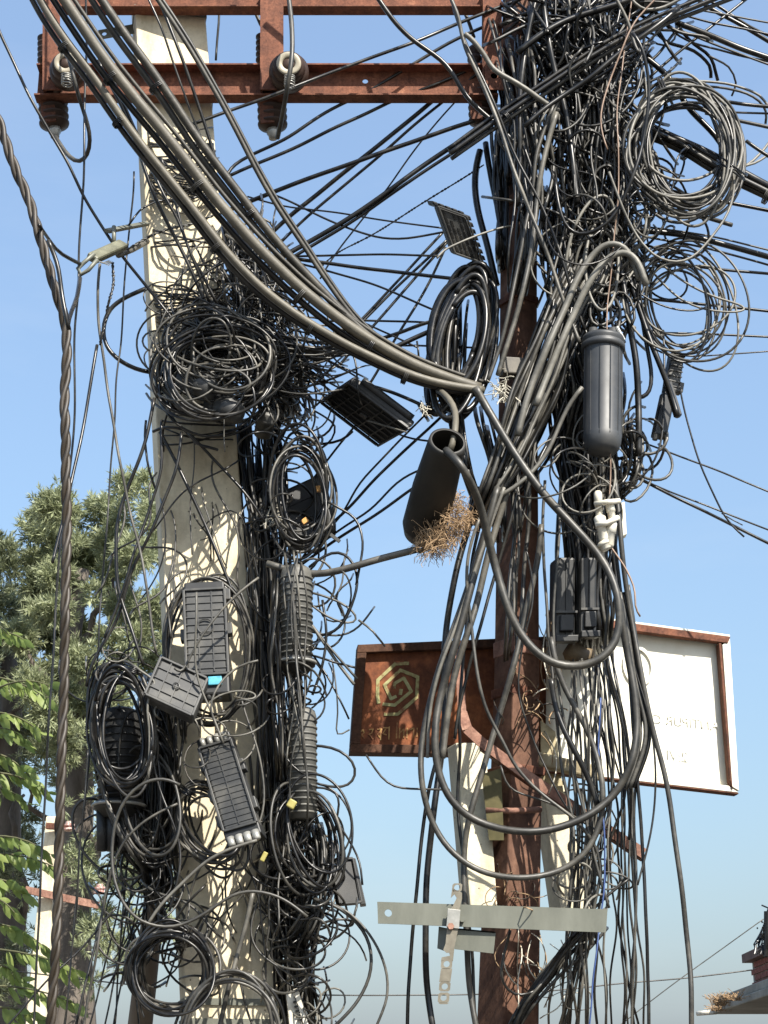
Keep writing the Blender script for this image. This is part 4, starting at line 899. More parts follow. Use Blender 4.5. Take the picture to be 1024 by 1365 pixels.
# --- left side
twisted('-6,150 0,165 20,225 38,265 50,305 62,345 74,385 86,425 89,470 86,530 88,600 89,700 87,800 86,900 82,1000 80,1100 77,1200 72,1300 66,1400', 14, -1.2, -1.0, BRC, 'thick dark twisted cable falling down the left side of the photo', 3, 88)
c('52,300,-1.22 75,332 92,344 108,352', 5, -1.15, -.68, BLK, 'short cable from the twisted rope up to the wedge clamp', wob=.2)
c('107,370 103,395 92,425 88,450', 6, -.68, -1.1, BLK, 'short cable from the wedge clamp back down to the twisted rope', wob=.2)
c('64,320 76,350 84,400 92,440', 6, -1.22, -1.2, BLK, 'loose strand standing off the twisted rope near the wedge clamp', wob=.2)
c('-6,28 0,43 20,86 43,136 66,176 90,216 111,260 145,316 178,361 206,395 235,432', 4.5, -.7, -.4, BLK, 'long thin cable slanting from the left edge to the concrete pole tangle', wob=.3)
c('115,-4 115,60 112,206 110,270 105,342 104,391 100,438 99,560 92,640 82,700 76,790 70,887 64,986 58,1100 52,1220 45,1372', 3.2, -.5, -.5, BLK, 'thin wire falling from the top through the wedge clamp to the bottom left', wob=.4)
c('84,50,-.40 90,70,-.45 96,92,-.46 106,133,-.40 118,166,-.35 121,196,-.30 113,216,-.25 100,218,-.22 86,203,-.2 74,182,-.15', 6, -.42, -.2, GRY, 'jumper cable looping from the round left insulator to the hanging one', wob=.1)
c('385,-4,-.40 388,20,-.42 390,60,-.45 388,90,-.47 382,120,-.42 378,150,-.33 370,184,-.2', 6.5, -.46, -.2, GRY, 'jumper cable tied over the round middle insulator', wob=.1)
c('134,352 131,377 131,424 136,466 143,518 152,568 168,655 178,704 189,744 198,800 204,843 209,872', 4, -.5, -.4, GRY, 'grey cable from the clamp down to the tilted square lid', wob=.5)
twisted('150,350 151,380 145,405 140,430 133,460', 5, -.5, -.5, BLK, 'short twisted wire hanging under the wedge clamp', 2, 12)
c('130,460 121,510 113,560 100,620 85,692 70,750', 4.5, -.5, -.8, BLK, 'dark cable slanting down left from the twisted wire end', wob=.3)
c('178,228 177,260 173,307 166,377 160,471 155,517 143,700 138,744 132,854 127,900 120,1000 108,1120 99,1241 86,1372', 2.6, -.3, -.3, BLK, 'very thin wire hanging left of the concrete pole from its knotted strap')
c('196,384 182,389 169,396 155,403 147,412 140,424 137,440 139,456 145,466 152,475 171,490 200,496', 6, -.1, -.1, BLK, 'short stiff black cable bowing out left of the concrete pole', wob=.1)
c('243,576 236,622 216,673 195,724 182,748 171,772 163,805 149,841 132,865 121,887 116,915', 4.5, -.4, -.35, BLK, 'black cable from the pole tangle down left to the hanging coil', wob=.5)
c('206,531 195,582 180,627 168,655 157,695 155,744 158,783 167,814 191,887', 5, -.38, -.38, BLK, 'black cable zigzagging down left of the concrete pole', wob=.5)
c('216,560 216,622 208,653 191,700 180,731 160,800 140,850', 4, -.36, -.4, BLK, 'black wire running down the shaded left edge of the concrete pole')
c('195,560 194,600 198,625 207,650', 3.5, -.3, -.3, BLK, 'short slack black wire standing off the left edge of the pole')
c('213,576 238,622 264,678 289,736 312,792', 5, -.28, -.3, BLK, 'dark cable crossing the sunlit concrete pole diagonally to the right', wob=.3)
c('251,576 292,620 332,663 356,700', 4, -.28, -.25, BLK, 'dark cable leaving the coil toward the right side of the pole', wob=.3)
c('258,582 259,622 254,673 256,739', 2, -.24, -.24, GRY, 'hair-thin wire hanging down the middle of the sunlit pole face')
c('269,706 287,688 307,680 322,691 330,715', 2.2, -.24, -.26, BLK, 'thin wire arch on the sunlit pole face')
c('299,500 299,541 299,602', 2, -.42, -.42, GRY, 'thin pale wire hanging out of the coil over the pole')
c('203,576 222,570 246,573 262,590 290,600', 4, -.2, -.3, BLK, 'black strap cable wrapped round the pole under the coil')
c('155,1209 107,1267 67,1302 16,1361 0,1378', 3, -.4, -.6, BLK, 'dark wire slanting down to the bottom left corner over the far pole', wob=.3)
c('150,1160 128,1254 104,1356 100,1372', 4, -.2, -.3, BLK, 'black cable slanting before the gap in the trees', wob=.3)
for i, (x0,x1,lab) in enumerate(((176,118,'leftmost thin wire of the slanting fan before the trees'),(184,140,'second thin wire of the slanting fan before the trees'),(170,152,'steeper thin wire of the slanting fan before the trees'),(196,150,'fourth thin wire of the slanting fan beside the timber post'),(160,185,'thin wire crossing the slanting fan the other way'))):
    c([(x0,1120),((x0*.7+x1*.3),1210),(x1,1372)], 2.6, -.1, -.1, BLK, lab, wob=.8)
c('118,1000 107,1120 99,1241 88,1348 84,1372', 2, -.7, -.7, BLK, 'hair-thin wire just right of the thick twisted rope at lower left')
twisted('162,337 178,328 195,318 218,308 239,302 256,298 281,288 296,284', 4.5, -.45, -.35, GRY, 'twisted wire running from the clamp across the concrete pole', 2, 16)
c('172,300 187,281 200,273 211,269 235,266 262,278', 3, -.4, -.3, BLK, 'thin wire bowing from the clamp arm over the pole edge')
# --- wires down the upper concrete pole
c('197,-4 216,40 232,86 249,133 269,186 282,215', 3, -.6, -.35, BLK, 'thin black wire crossing the top of the concrete pole', wob=.3)
c('211,-4 229,43 246,86 262,133 279,183 288,215', 5, -.6, -.35, BLK, 'black cable crossing the top of the concrete pole beside a thinner wire', wob=.3)
c('130,80 146,110 166,150 189,213 203,255 226,301 246,341 261,374 276,410', 5, -.6, -.4, BLK, 'black cable under the thick sweep ending in the pole tangle', wob=.4)
c('148,100 159,123 186,186 205,230 218,260 238,293 251,329 264,362 279,402', 4, -.58, -.4, BLK, 'second black cable under the thick sweep ending in the pole tangle', wob=.4)
c('215,210 231,260 243,308 256,341 274,374 290,405', 4, -.5, -.38, BLK, 'third black cable fanning over the pole into the tangle', wob=.4)
c('292,-4 293,20 290,50 288,80', 3.4, .1, .1, BLK, 'short dark wire behind the crossarm right of the concrete pole top', wob=.2)
c('283,124 281,165 280,200', 3, .1, .1, BLK, 'short dark wire hanging under the crossarm behind the pole edge', wob=.2)
c('335,-4 340,20 352,40', 5, -.1, .0, GRY, 'short grey cable going behind the middle insulator at the top', wob=.1)
c('610,-4 622,20 632,50', 5, .0, .0, GRY, 'short grey cable above the crossarm beside the right strap', wob=.1)
# --- spans between the poles
N = lambda s, w, lab, Y0=.06, Y1=-.12, m=BLK, wob=.3: c(s, w, Y0, Y1, m, lab, wob=wob)
N('256,166 320,142 340,136 406,110 479,83 553,56 606,33 656,13 690,0', 4.6, 'topmost span cable rising across the crossarm to the steel pole top', -.35)
N('302,236 306,224 340,204 380,186 433,150 489,123 539,93 606,53 666,27', 4.6, 'second span cable passing just above the middle of the crossarm', -.1)
N('302,236 340,219 390,199 440,173 486,153 526,133 579,113 632,90 672,66', 4.6, 'third span cable crossing the crossarm near its right end', -.08)
N('300,282 332,269 340,266 390,246 473,216 539,193 626,163 672,150', 6, 'thick span cable running below the crossarm toward its right insulator')
N('360,312 386,288 396,280 473,219 539,166 599,116 639,86', 6, 'steep thick span cable under the crossarm', .1)
N('362,335 385,312 420,280 500,213 553,166 606,123 639,96', 4, 'thin span cable running beside the steep thick one', .12)
N('427,372 450,334 497,275 513,256 569,179 612,130', 2.3, 'thin steep wire crossing the other spans near the crossarm', .2, .1)
N('370,346 386,337 439,307 483,280 553,229 606,193 650,165', 7, 'double-thick span cable rising to the steel pole below the crossarm', .0)
N('376,352 392,342 468,296 540,246 600,206 655,172', 4.6, 'thinner span cable just beneath the double-thick one', .0)
twisted('425,358 450,337 497,313 556,275 614,240 645,220', 3.2, .15, .05, BLK, 'thin twisted wire with a beaded look rising between the poles', 2, 7)
N('360,258 380,265 418,284 456,301 509,318 544,318 594,309', 3, 'thin slack wire sagging left of the slotted lid')
N('330,262 380,275 453,284 512,294 592,304', 2.4, 'nearly level thin wire meeting the slotted lid from the left')
N('370,340 392,342 468,340 515,339 584,341', 3, 'level thin wire at mid height between the poles')
N('375,340 392,345 439,351 497,359 556,366 600,371 640,375', 5, 'thicker span cable sloping gently down to the slotted lid base')
N('395,350 433,360 506,382 570,410 590,418', 3, 'thin wire sloping down right to the black coil')
for s, lab in (('592,308 544,360 480,428 430,478','uppermost wire of the fan spreading from the slotted lid'),('598,318 526,386 482,430 438,470','second wire of the fan spreading from the slotted lid'),('597,322 544,381 491,442 450,490','third wire of the fan spreading from the slotted lid'),('594,330 567,386 524,457 507,489 491,515','steepest wire of the fan spreading from the slotted lid')): N(s, 3.8, lab, .0, .0)
N('440,428 477,427 570,430 600,432', 3, 'level thin wire ending at the black cable coil')
N('500,454 532,444 570,430 600,424', 5, 'cable rising from the thick sweep toward the black coil', .0)
N('515,468 545,454 573,442 600,430', 7, 'thick short cable rising from the sweep end toward the black coil', -.1)
N('505,461 560,461 629,463', 2.8, 'level thin wire passing behind the sweep end')
N('484,430 520,446 556,463', 3, 'short thin wire joining the fan and the sweep')
N('583,344 592,334 603,328 632,315 655,307 682,301', 3.2, 'pale wire bowing over the slotted lid to the steel pole', -.40, -.3, LGT)
N('556,455 558,475 560,487', 3, 'short dark wire stub over the sweep end', -.2,-.2)
N('503,-4 526,30 553,56 596,86 622,130 659,163 680,183 692,198', 6.5, 'thick dark cable dropping from the top over the crossarm to the steel pole', -.5, -.35)
# lower centre
N('385,748 412,722 440,700 470,672 500,638 535,605 571,572 615,530', 4, 'uppermost of the three wires rising from the bundle toward the sleeve')
N('390,756 440,715 470,695 500,675 528,643 556,628 590,615', 3, 'wavy middle wire rising toward the sleeve')
N('385,765 450,718 500,687 543,656 575,636 600,620', 4, 'lowest of the wires rising behind the sleeve')
N('405,655 430,622 455,590 480,560 500,530', 3, 'wire rising to the hanging lid from the concrete pole bundle')
N('474,508 500,516 530,526 561,539 575,548', 5, 'dark wire from the hanging lid to the sleeve cables', -.2, -.3)
N('530,578 550,585 575,588', 3, 'short thin wire right of the hanging lid', -.1,-.2)
N('388,765 420,720 455,690 475,650 520,600 560,560 600,520', 3, 'thin wire passing under the hanging lid from lower left')
N('420,548 434,556 446,568 442,585 428,598 410,606', 3, 'little hooked wire left of the hanging lid')
N('400,590 430,592 455,586 470,575', 3.5, 'dark slack wire below the hanging lid')
# wires over the steel pole
c('600,-4 614,30 616,55 635,94 659,150 670,180 682,220 701,267 731,342 750,398 773,457', 5.5, -.5, -.4, GRY, 'long cable slanting right across the steel pole to the dome closure', wob=.3)
c('604,8 622,60 641,100 664,150 676,182 694,222 720,270 748,340 765,398 780,440', 4.5, -.46, -.36, BLK, 'black cable running beside the long slanting one across the steel pole', wob=.3)
c('619,45 628,50 635,59 645,72 652,82 656,93 670,101 694,112 717,131 745,148', 7, -.5, -.4, LGT, 'kinked pale grey cable across the top of the steel pole', wob=.3)
c('716,-4 712,10 703,47 696,94 692,141 694,187 693,240 689,274', 7, -.4, -.36, BLK, 'dark cable running straight down the front of the steel pole top', wob=.3)
c('738,140 720,190 712,220 712,255 703,290 694,337 682,396 668,457 650,510', 6, -.4, -.36, GRY, 'left of two greenish grey cables lying on the steel pole', wob=.3)
c('742,150 728,200 716,255 714,281 712,318 701,370 694,407 677,454 664,500', 7, -.42, -.36, GRY, 'right of two greenish grey cables lying on the steel pole', wob=.3)
c('724,-4 727,20 731,56 740,94 752,141 762,200 770,270', 8, -.38, -.38, BLK, 'thick black cable falling right of the steel pole top', wob=.4)
multi('600,205 640,175 691,141 731,112 778,82 834,47 901,19 960,-4', 12, [(0,0,0,7),(2,7,.02,6),(-3,-6,.02,6)], -.42, -.42, [BLK,GRY,BLK], 'thick cable rope rising right from the steel pole to the top edge')
c('700,168 736,136 769,117 799,94 834,63 870,40 905,10', 7, -.46, -.46, BLK, 'thick black cable rising right below the rope at the top', wob=.3)
c('690,70 734,35 776,19 818,9 850,-4', 9, -.4, -.4, BLK, 'short thick black cable near the drum at the top edge', wob=.3)
c('840,-4 850,10 870,16 896,4 912,-4', 4, -.5, -.5, LGT, 'pale cable arc under the drum at the top edge', wob=.2)
c('820,-4 838,30 847,66 852,70', 4.5, -.55, -.5, GRY, 'grey wire hanging before the drum at the top', wob=.3)
c('875,-4 846,28 828,70 812,110 800,160 810,200', 2.4, -.55, -.5, COP, 'thin copper coloured wire drooping left of the big coil')
# right upper
c('843,44 854,56 864,98 865,131 861,169 854,206 847,225 831,267 815,292 792,309 764,314 752,298 743,267 740,239', 5, -.55, -.42, BLK, 'black cable hanging across the left rim of the big coil', wob=.3)
c('812,229 831,281 845,308 861,332 889,351 915,349 936,332 960,302 976,274 980,239 976,222', 3.6, -.5, -.4, LGT, 'thin pale loop hanging below the big coil', wob=.3)
c('847,66 868,82 894,104 920,150 948,171 967,201', 8, -.16, -.16, BLK, 'thick black cable seen through the opening of the big coil', wob=.3)
c('850,160 880,178 930,196 980,225 1026,250', 12, -.1, -.25, BLK, 'thick black cable crossing behind the big coil toward the right edge', wob=.3)
multi('850,172 890,180 925,205 975,232 1028,258', 12, [(0,0,0,8),(0,8,.02,8),(2,-7,.03,5)], -.15, -.25, [GRY,OLD,BLK], 'rope of dark cables leaving the big coil toward the right edge')
c('995,187 1012,200 1028,210', 5, -.2, -.2, BLK, 'short dark cable at the right edge beside the big coil')
for s, w_, lab, m_ in (
 ('866,103 915,61 967,21 999,-4', 4, 'straight thin cable rising right above the big coil', BLK),
 ('901,30 948,47 995,68 1026,78', 8, 'thick dark cable leaving right above the big coil', BLK),
 ('905,40 950,58 998,76 1026,86', 3, 'thin cable following beneath the thick one above the big coil', GRY),
 ('925,-4 948,12 983,30 1026,56', 6, 'dark cable leaving the top right corner area downward', BLK),
 ('940,-4 975,20 1000,36 1026,48', 4, 'thin dark cable nearest the top right corner', BLK),
 ('905,18 955,32 983,37 1026,46', 3, 'thin level wire near the top right corner', BLK),
 ('934,14 980,22 1026,30', 2.6, 'uppermost thin wire at the right edge', GRY),
 ('875,42 889,56 925,68 946,87 948,104', 5, 'curled dark cable end just above the big coil', BLK),
 ('901,30 912,46 925,59 948,77 957,107', 5, 'second curled dark cable end above the big coil', BLK),
 ('946,75 971,89 981,110 976,128', 3, 'thin hooked wire above the right rim of the big coil', GRY),
 ('889,35 915,56 948,63 985,74 1026,82', 3, 'thin wire passing between the thick ones above the big coil', BLK),
 ('925,108 955,109 990,115 1010,126 1018,131 1030,150', 3.5, 'outer pale arc right of the big coil', LGT),
 ('930,116 958,116 995,124 1012,135 1022,148 1020,165', 3.5, 'second pale arc right of the big coil', GRY),
 ('930,130 985,138 1026,142', 5, 'dark cable running right from the coil rim', BLK),
 ('930,146 985,150 1026,151', 3, 'thin cable running level right from the coil rim', BLK),
 ('940,150 990,162 1026,170', 5, 'grey cable sloping right from the coil rim', GRY),
 ('975,232 988,227 1009,211 1026,188', 4, 'pale cable curling up right from the coil tie', LGT),
 ('980,226 1000,219 1015,215 1030,200', 3.5, 'second pale cable curling up right from the coil tie', LGT),
 ('840,236 900,256 962,268 1026,281', 5, 'dark cable under the big coil running to the right edge', BLK),
 ('847,307 901,311 948,321 985,332 1026,343', 8, 'thick dark cable between the two coils running to the right edge', BLK),
 ('861,302 948,315 1026,334', 2.6, 'thin wire just above the thick cable between the coils', GRY),
 ('861,316 948,332 1026,354', 3, 'thin wire just below the thick cable between the coils', BLK),
 ('850,345 943,357 1026,365', 4, 'cable crossing behind the loose coil to the right edge', BLK),
 ('850,398 934,405 1026,415', 4, 'cable crossing the middle of the loose coil to the right edge', BLK),
 ('880,444 960,446 1026,449', 3, 'lower thin cable crossing the loose coil to the right edge', BLK),
 ('880,470 921,475 1026,468', 2, 'hair-thin wire rising slightly to the right edge', BLK),
 ('853,588 917,612 960,629 1026,656', 2.5, 'thin wire falling right over open sky', BLK),
 ('835,629 880,652 893,659 1026,725', 4, 'lowest cable falling right over open sky', BLK),
 ('842,632 893,655 1026,707', 2.4, 'thin wire just above the lowest falling cable', BLK)):
    c(s, w_, -.1, .05, m_, lab, wob=.35)
c('868,274 934,288 976,300', 6, -.3, -.35, GRY, 'cut grey rod stub poking out right under the big coil', wob=.1)
c('905,508 910,540 917,565 933,619 952,659 970,695 992,716', 2.6, -.1, -.1, BLK, 'thin wire hanging from the narrow closure with its end in the sky', wob=.3)
c('962,684 978,694 990,700', 1.6, -.1, -.1, BLK, 'tiny wire spur near the hanging wire end', wob=.2)
c('884,440 886,502 885,537 884,572 879,603 861,631 846,645 825,644', 3.2, -.2, -.25, BLK, 'thin black wire looping under the narrow boxes to the white connectors', wob=.3)
c('820,330 832,380 838,430 848,480 851,540 852,607', 9, -.3, -.3, BLK, 'thick black cable hanging just right of the dome closure', wob=.4)
c('828,332 843,384 859,431 872,470 886,500 898,537 904,556', 8, -.28, -.28, BLK, 'thick black cable slanting from the coils down to the narrow dark box', wob=.4)
c('836,340 850,390 858,440 866,480 870,514 863,530 853,530', 6, -.26, -.26, BLK, 'black cable with a hooked end right of the dome closure', wob=.3)
c('852,372 846,340 834,322 820,315 805,322 780,345 768,378 752,412 735,450 706,520 690,580', 9, -.46, -.44, LGT, 'upper of two sunlit pale cables bent over left of the dome closure', wob=.3)
c('862,380 856,350 844,332 830,325 808,342 792,362 776,395 758,435 735,485 715,540', 9, -.48, -.44, LGT, 'lower of two sunlit pale cables bent over left of the dome closure', wob=.3)
c('776,516 762,532 750,556 741,580 728,607 703,636 678,656 655,668', 6, -.46, -.42, LGT, 'pale cable curving down left from the dome closure to the sleeve', wob=.3)
c('843,-4 830,80 822,150 826,240 818,330 810,400 808,440 812,520 815,600 812,690', 2, -.5, -.42, COP, 'copper coloured wire hanging down in front of the dome closure', wob=.8)
c('812,728 830,752 845,780 848,808 854,822', 2.6, -.4, -.4, COP, 'copper coloured tail below the white connectors')
c('801,440 806,470 790,560 770,640', 1.8, -.45, -.4, LGT, 'hair-thin pale wire left of the dome ribs')
# right of concrete pole
for s, w_, lab, m_ in (
 ('412,756 432,738 452,733 467,743 478,769 473,796 462,827 447,845 427,847', 4, 'large wire loop standing out right of the clamped cylinder closure', BLK),
 ('435,668 457,680 475,690 484,723 480,751 475,780', 3.6, 'wire arching over the thick cable right of the cylinder closure', BLK),
 ('417,791 442,796 473,814 479,827 467,833 442,827 412,804', 3.2, 'small flat wire loop right of the cylinder closure', GRY),
 ('478,827 498,842 513,862', 3.2, 'short wire descending onto the rusted sign corner', GRY),
 ('376,770 379,786 407,822 437,865 455,890 472,912', 4.5, 'pale cable slanting down from the bundle to the rusted sign', LGT),
 ('380,775 392,800 420,838 445,870 476,905', 3.5, 'second pale cable slanting down to the rusted sign', GRY),
 ('414,873 437,880 473,890', 3.2, 'nearly level wire ending at the rusted sign edge', BLK),
 ('417,926 427,898 435,852 430,800', 4, 'dark wire bending down right of the clamp band', BLK),
 ('419,875 442,911 465,959', 2.6, 'thin straight wire reaching the rusted sign lower left', BLK),
 ('442,878 450,928 450,959 447,982 466,973', 2.4, 'thin wire with a sharp V bend left of the rusted sign', GRY),
 ('416,994 442,996 463,1007 475,1025 470,1042 456,1049 437,1048 416,1042', 4, 'round wire loop standing out right of the corrugated closure', BLK),
 ('420,1050 432,1051 447,1058 452,1072 449,1093 447,1110', 3.2, 'small wire hook under the round loop', BLK),
 ('445,1090 465,1119 479,1150 483,1180', 3.2, 'wire arching over the small tilted box', BLK),
 ('488,1006 507,1035 526,1049 560,1052 600,1053', 3, 'slack wire running from under the rusted sign to the hanging loops', BLK),
 ('418,1199 445,1206 471,1224 490,1248 497,1281 490,1313 471,1342 444,1370', 5, 'inner of two big slack loops at the bottom between the poles', GRY),
 ('420,1198 452,1208 481,1231 504,1262 517,1299 516,1332 500,1372', 4, 'outer of two big slack loops at the bottom between the poles', GRY)):
    c(s, w_, -.3, -.3, m_, lab, wob=.35)
c('400,1326 490,1327 580,1326 660,1325 740,1320 820,1312 920,1303 1003,1293', 2, 3, 3.5, BLK, 'far level wire running along the bottom to the brick parapet', wob=.3)
c('820,1372 900,1310 1018,1225', 1.5, 5, 5, GRY, 'faint far wire rising to the rods on the parapet', wob=.2)
c('20,1295 90,1303 170,1312 215,1316', 2, 5, 5, BLK, 'far level wire crossing the far concrete pole at the bottom left', wob=.3)
# lower left loops
c('240,1046 225,1039 209,1037 192,1043 179,1052 166,1067 157,1085 150,1118 149,1153 155,1186 165,1204 173,1218 196,1233 222,1237 252,1230 281,1213 309,1192 327,1187 351,1189 380,1199 410,1222', 4.6, -.55, -.5, GRY, 'large grey looping cable before the lower left of the concrete pole', wob=.3)
c('343,1120 308,1131 275,1148 237,1183 215,1205 196,1234', 4.6, -.5, -.5, LGT, 'pale cable curving down left from the tilted closure', wob=.3)
c('237,1071 204,1088 171,1115 152,1148 141,1186 130,1260 112,1372', 3.6, -.5, -.4, GRY, 'grey cable curving down left across the timber post')
c('337,1190 328,1234 313,1285 302,1328 292,1372', 6.5, -.36, -.36, GRY, 'straight dark rod-like cable slanting across the bottom of the concrete pole', wob=.1)
c('290,1150 340,1110 352,1060 346,1010 330,960 322,930', 3, -.4, -.4, GRY, 'thin cable passing right of the tilted closure')
c('200,1000 215,1060 240,1120 238,1170 225,1215', 3.5, -.4, -.4, BLK, 'black wire hanging down the shaded edge of the lower pole')
c('262,790 262,830 260,870 262,905 275,935 288,965 298,990', 3.2, -.55, -.5, LGT, 'pale wire hanging down across the face of the pole closure', wob=.4)
c('345,880 320,888 298,905 285,925 282,945 288,968', 3.2, -.5, -.5, GRY, 'thin wire curling between the pole closure and the tilted one')
c('180,888 195,905 215,905 195,925 197,960 200,1000 198,1040', 3.6, -.5, -.5, LGT, 'pale knotted wire over the hanging coil at left')
c('345,770 320,790 290,820 262,860 240,900 232,890', 3.6, -.46, -.5, GRY, 'grey wire slanting over the pole closure to the tilted lid')
c('232,745 222,790 228,850', 3, -.3, -.3, GRY, 'short thin wire left of the pole closure')
# coils
coil(912, 196, 66, 82, 30, 6, 6, 4, -.32, .10, -12, GRY, 'big coil of grey cable tied together at the upper right', .13, [(886,122,20,70),(976,224,22,35)], mats=[GRY,GRY,LGT,BLK])
coil(912, 400, 56, 66, 13, 12, 12, 3, -.22, .12, -15, GRY, 'loose springy coil of thin grey cable under the big one', .18, mats=[GRY,LGT,GRY,BLK])
c('880,350 905,372 950,395 985,405 995,411 990,416 950,415 905,398 868,360', 3, -.25, -.25, LGT, 'thin grey loop with a pointed tip poking right out of the loose coil', wob=.2)
coil(617, 448, 32, 80, 17, 11, 8, 7.5, -.18, .12, 14, BLK, 'coil of thick black cable hanging left of the steel pole', .14, [(566,548,14,60)], mats=[BLK])
coil(288, 498, 68, 56, 24, 9, 14, 4, -.36, .10, -12, BLK, 'large tangled coil of black cable wrapped on the upper concrete pole', .17, mats=[BLK,BLK,GRY])
coil(288, 475, 60, 34, 14, 10, 16, 3.6, -.40, .08, 5, GRY, 'flatter coil lying across the top of the large tangled one', .2, mats=[BLK,GRY,GRY])
coil(400, 655, 34, 68, 14, 5, 8, 4, -.22, .08, -4, BLK, 'upright dark coil over the tagged box right of the concrete pole', .12, mats=[BLK,BLK,GRY])
coil(277, 868, 56, 93, 7, 2.5, 2.5, 4, -.24, .05, -3, GRY, 'ring of cable encircling the ribbed closure on the pole', .03, mats=[BLK,GRY])
coil(163, 970, 38, 80, 18, 4, 6, 4.4, -.40, .07, -6, BLK, 'dark oval coil of cable hanging left of the lower concrete pole', .10, [(178,893,14,20)], mats=[BLK,BLK,GRY])
coil(200, 1050, 30, 76, 9, 7, 9, 4, -.26, .10, -2, BLK, 'heap of drooping dark loops under the oval coil', .2, mats=[BLK,BLK,GRY])
coil(230, 1296, 50, 54, 18, 4, 4, 4.2, -.38, .08, 0, BLK, 'round dark coil at the bottom left of the concrete pole', .08, [(248,1250,12,100)], mats=[BLK,BLK,GRY])
coil(305, 1385, 66, 88, 7, 4, 3, 4.6, -.44, .05, 8, GRY, 'coil cut off by the bottom edge in front of the concrete pole', .05, mats=[BLK,GRY,GRY])
coil(278, 1100, 34, 58, 10, 6, 6, 3.8, -.32, .06, -28, GRY, 'drooping coil beside the tilted closure on the pole', .14, [(250,1056,12,30)], mats=[BLK,GRY,GRY])
coil(410, 1120, 34, 62, 12, 7, 8, 4, -.30, .08, -10, BLK, 'heavy drooping coil under the corrugated closure', .16, [(392,1072,9,-30)], mats=[BLK,GRY,BLK])
coil(800, 345, 26, 60, 9, 9, 8, 4.2, -.36, .08, 6, GRY, 'narrow hanging coil above the dome closure', .16, mats=[GRY,LGT,BLK])
# yellow tape on bundles
t = thing('yellow_tape', 'small yellow tape band on the cables beside the corrugated closure', 'tape', P(389,1072,-.42)); mb = MB(); mb.bar(P(386,1077,-.42), P(392,1067,-.42), .028, .02); mb.build('band', TAPE, t, bevel=.004)
t = thing('yellow_tape', 'yellow tape end low in the bundle right of the tilted closure', 'tape', P(352,1142,-.40)); mb = MB(); mb.bar(P(349,1148,-.40), P(355,1136,-.40), .016, .012); mb.build('band', TAPE, t, bevel=.003)

# --- dense bundles and tangles
g1 = 'thin black drop wires tangled on the upper concrete pole'
snarl(285,455,70,62, 60, (20,60), (2,3.6), -.42,-.18, BM, 'black drop wire knotted into the tangle on the upper concrete pole', g1, keep=12)
whip(345,420,55,90, 70, (60,190), (2,3.6), -.35,-.05, BM, '', g1, ang=62, spread=.45)
whip(400,470,60,45, 48, (60,200), (2.2,3.4), -.35,-.1, BM, 'slack wire strung from the pole tangle toward the thick sweep', 'slack wires strung from the concrete pole tangle to the sweep', ang=15, spread=.35, keep=14)
sheaf('250,420,20 300,440,26 360,462,24 420,470,16 470,462,8 530,470,5', 20, 22, (2.4,3.6), -.35, -.2, BM, 'slack wire strung from the pole tangle toward the thick sweep', 'slack wires strung from the concrete pole tangle to the sweep', keep=12)
whip(330,360,45,50, 34, (50,150), (2,3.4), -.3,-.05, BG, '', g1, ang=75, spread=.6)
sheaf('300,300,10 330,360,26 355,430,40 375,500,40 388,560,34', 30, 62, (2.4,4), -.03, -.0, BM, 'black wire in the vertical mass right of the upper concrete pole', 'wires in the vertical mass right of the upper concrete pole', keep=18, wob=3)
snarl(380,540,40,55, 28, (15,45), (2.2,3.6), -.25,.05, BM, '', g1)
# wrapped bands round the upper pole
g2 = 'wires wound round the concrete pole'
for y0, n_ in ((188,7),(222,9),(250,10),(318,4),(392,4),(408,5),(432,6),(575,4)):
    for k in range(n_):
        z = pole_c(P(0,y0).z); y = y0+CR.uniform(-12,12); xl = 182+(y0/1365)*60; xr = 272+(y0/1365)*96; sl = CR.uniform(-16,16); bw = CR.uniform(-4,10)
        A = route([(xl+6,y-sl,.06),(xl-2,y-sl*.9,-.03),(xl+5,y-sl*.8,-.13),((xl+xr)/2,y+bw,-.17),(xr-3,y+sl*.8,-.14),(xr+1,y+sl*.9,-.05),(xr-6,y+sl,.06)], 0, 0, 1.0)
        if k < 3: mb = MB(); tube_px(mb, A, CR.uniform(2.2,3.4)); o = mb.build('cable', CR.choice(BM), smooth=True); setp(o, 'thin wire wound round the concrete pole', 'cable', g2)
        else: STUFF.setdefault(g2, []).append((A, CR.uniform(1.8,3), BLK))
whip(245,240,36,30, 12, (30,80), (1.8,2.8), -.3,-.16, BM, '', g2, ang=20, spread=.8)
# vertical mass right of the concrete pole
g3 = 'cables in the vertical mass right of the concrete pole'
sheaf('345,560,26 350,640,30 358,720,28 362,800,30 366,880,32 372,960,34 378,1040,38 388,1120,40 392,1200,36 392,1290,30 400,1380,28', 30, 66, (3,5), -.03, -.02, BG, 'black cable in the vertical mass right of the concrete pole', g3, keep=34, wob=2.5, dY=.10)
sheaf('336,620,8 342,740,8 346,860,14 352,960,16 358,1060,16 362,1160,14 366,1270,12 372,1380,12', 12, 26, (3.4,5.2), .03, .03, [BLK], '', g3, wob=2, full=.9)
sheaf('330,700,10 338,800,14 345,900,16 350,1000,22 352,1100,20', 14, 14, (3,4.4), -.12, -.12, LM, 'greyer cable lying on top of the vertical mass right of the pole', g3+' top', keep=8, wob=3)
snarl(370,700,34,70, 14, (14,40), (2.2,3.6), -.3,0, BM, '', g3)
snarl(400,820,34,60, 12, (18,44), (2.4,3.6), -.3,0, BM, '', g3)
snarl(398,1150,42,66, 24, (20,50), (2.6,4.2), -.32,.05, BM, 'dark loop hanging in the heap under the corrugated closure', 'loops in the heap under the corrugated closure', keep=12)
snarl(402,1255,40,56, 26, (16,44), (2.4,4), -.3,.05, BM, 'springy wire loop above the small white box', 'springy loops above the small white box', keep=12)
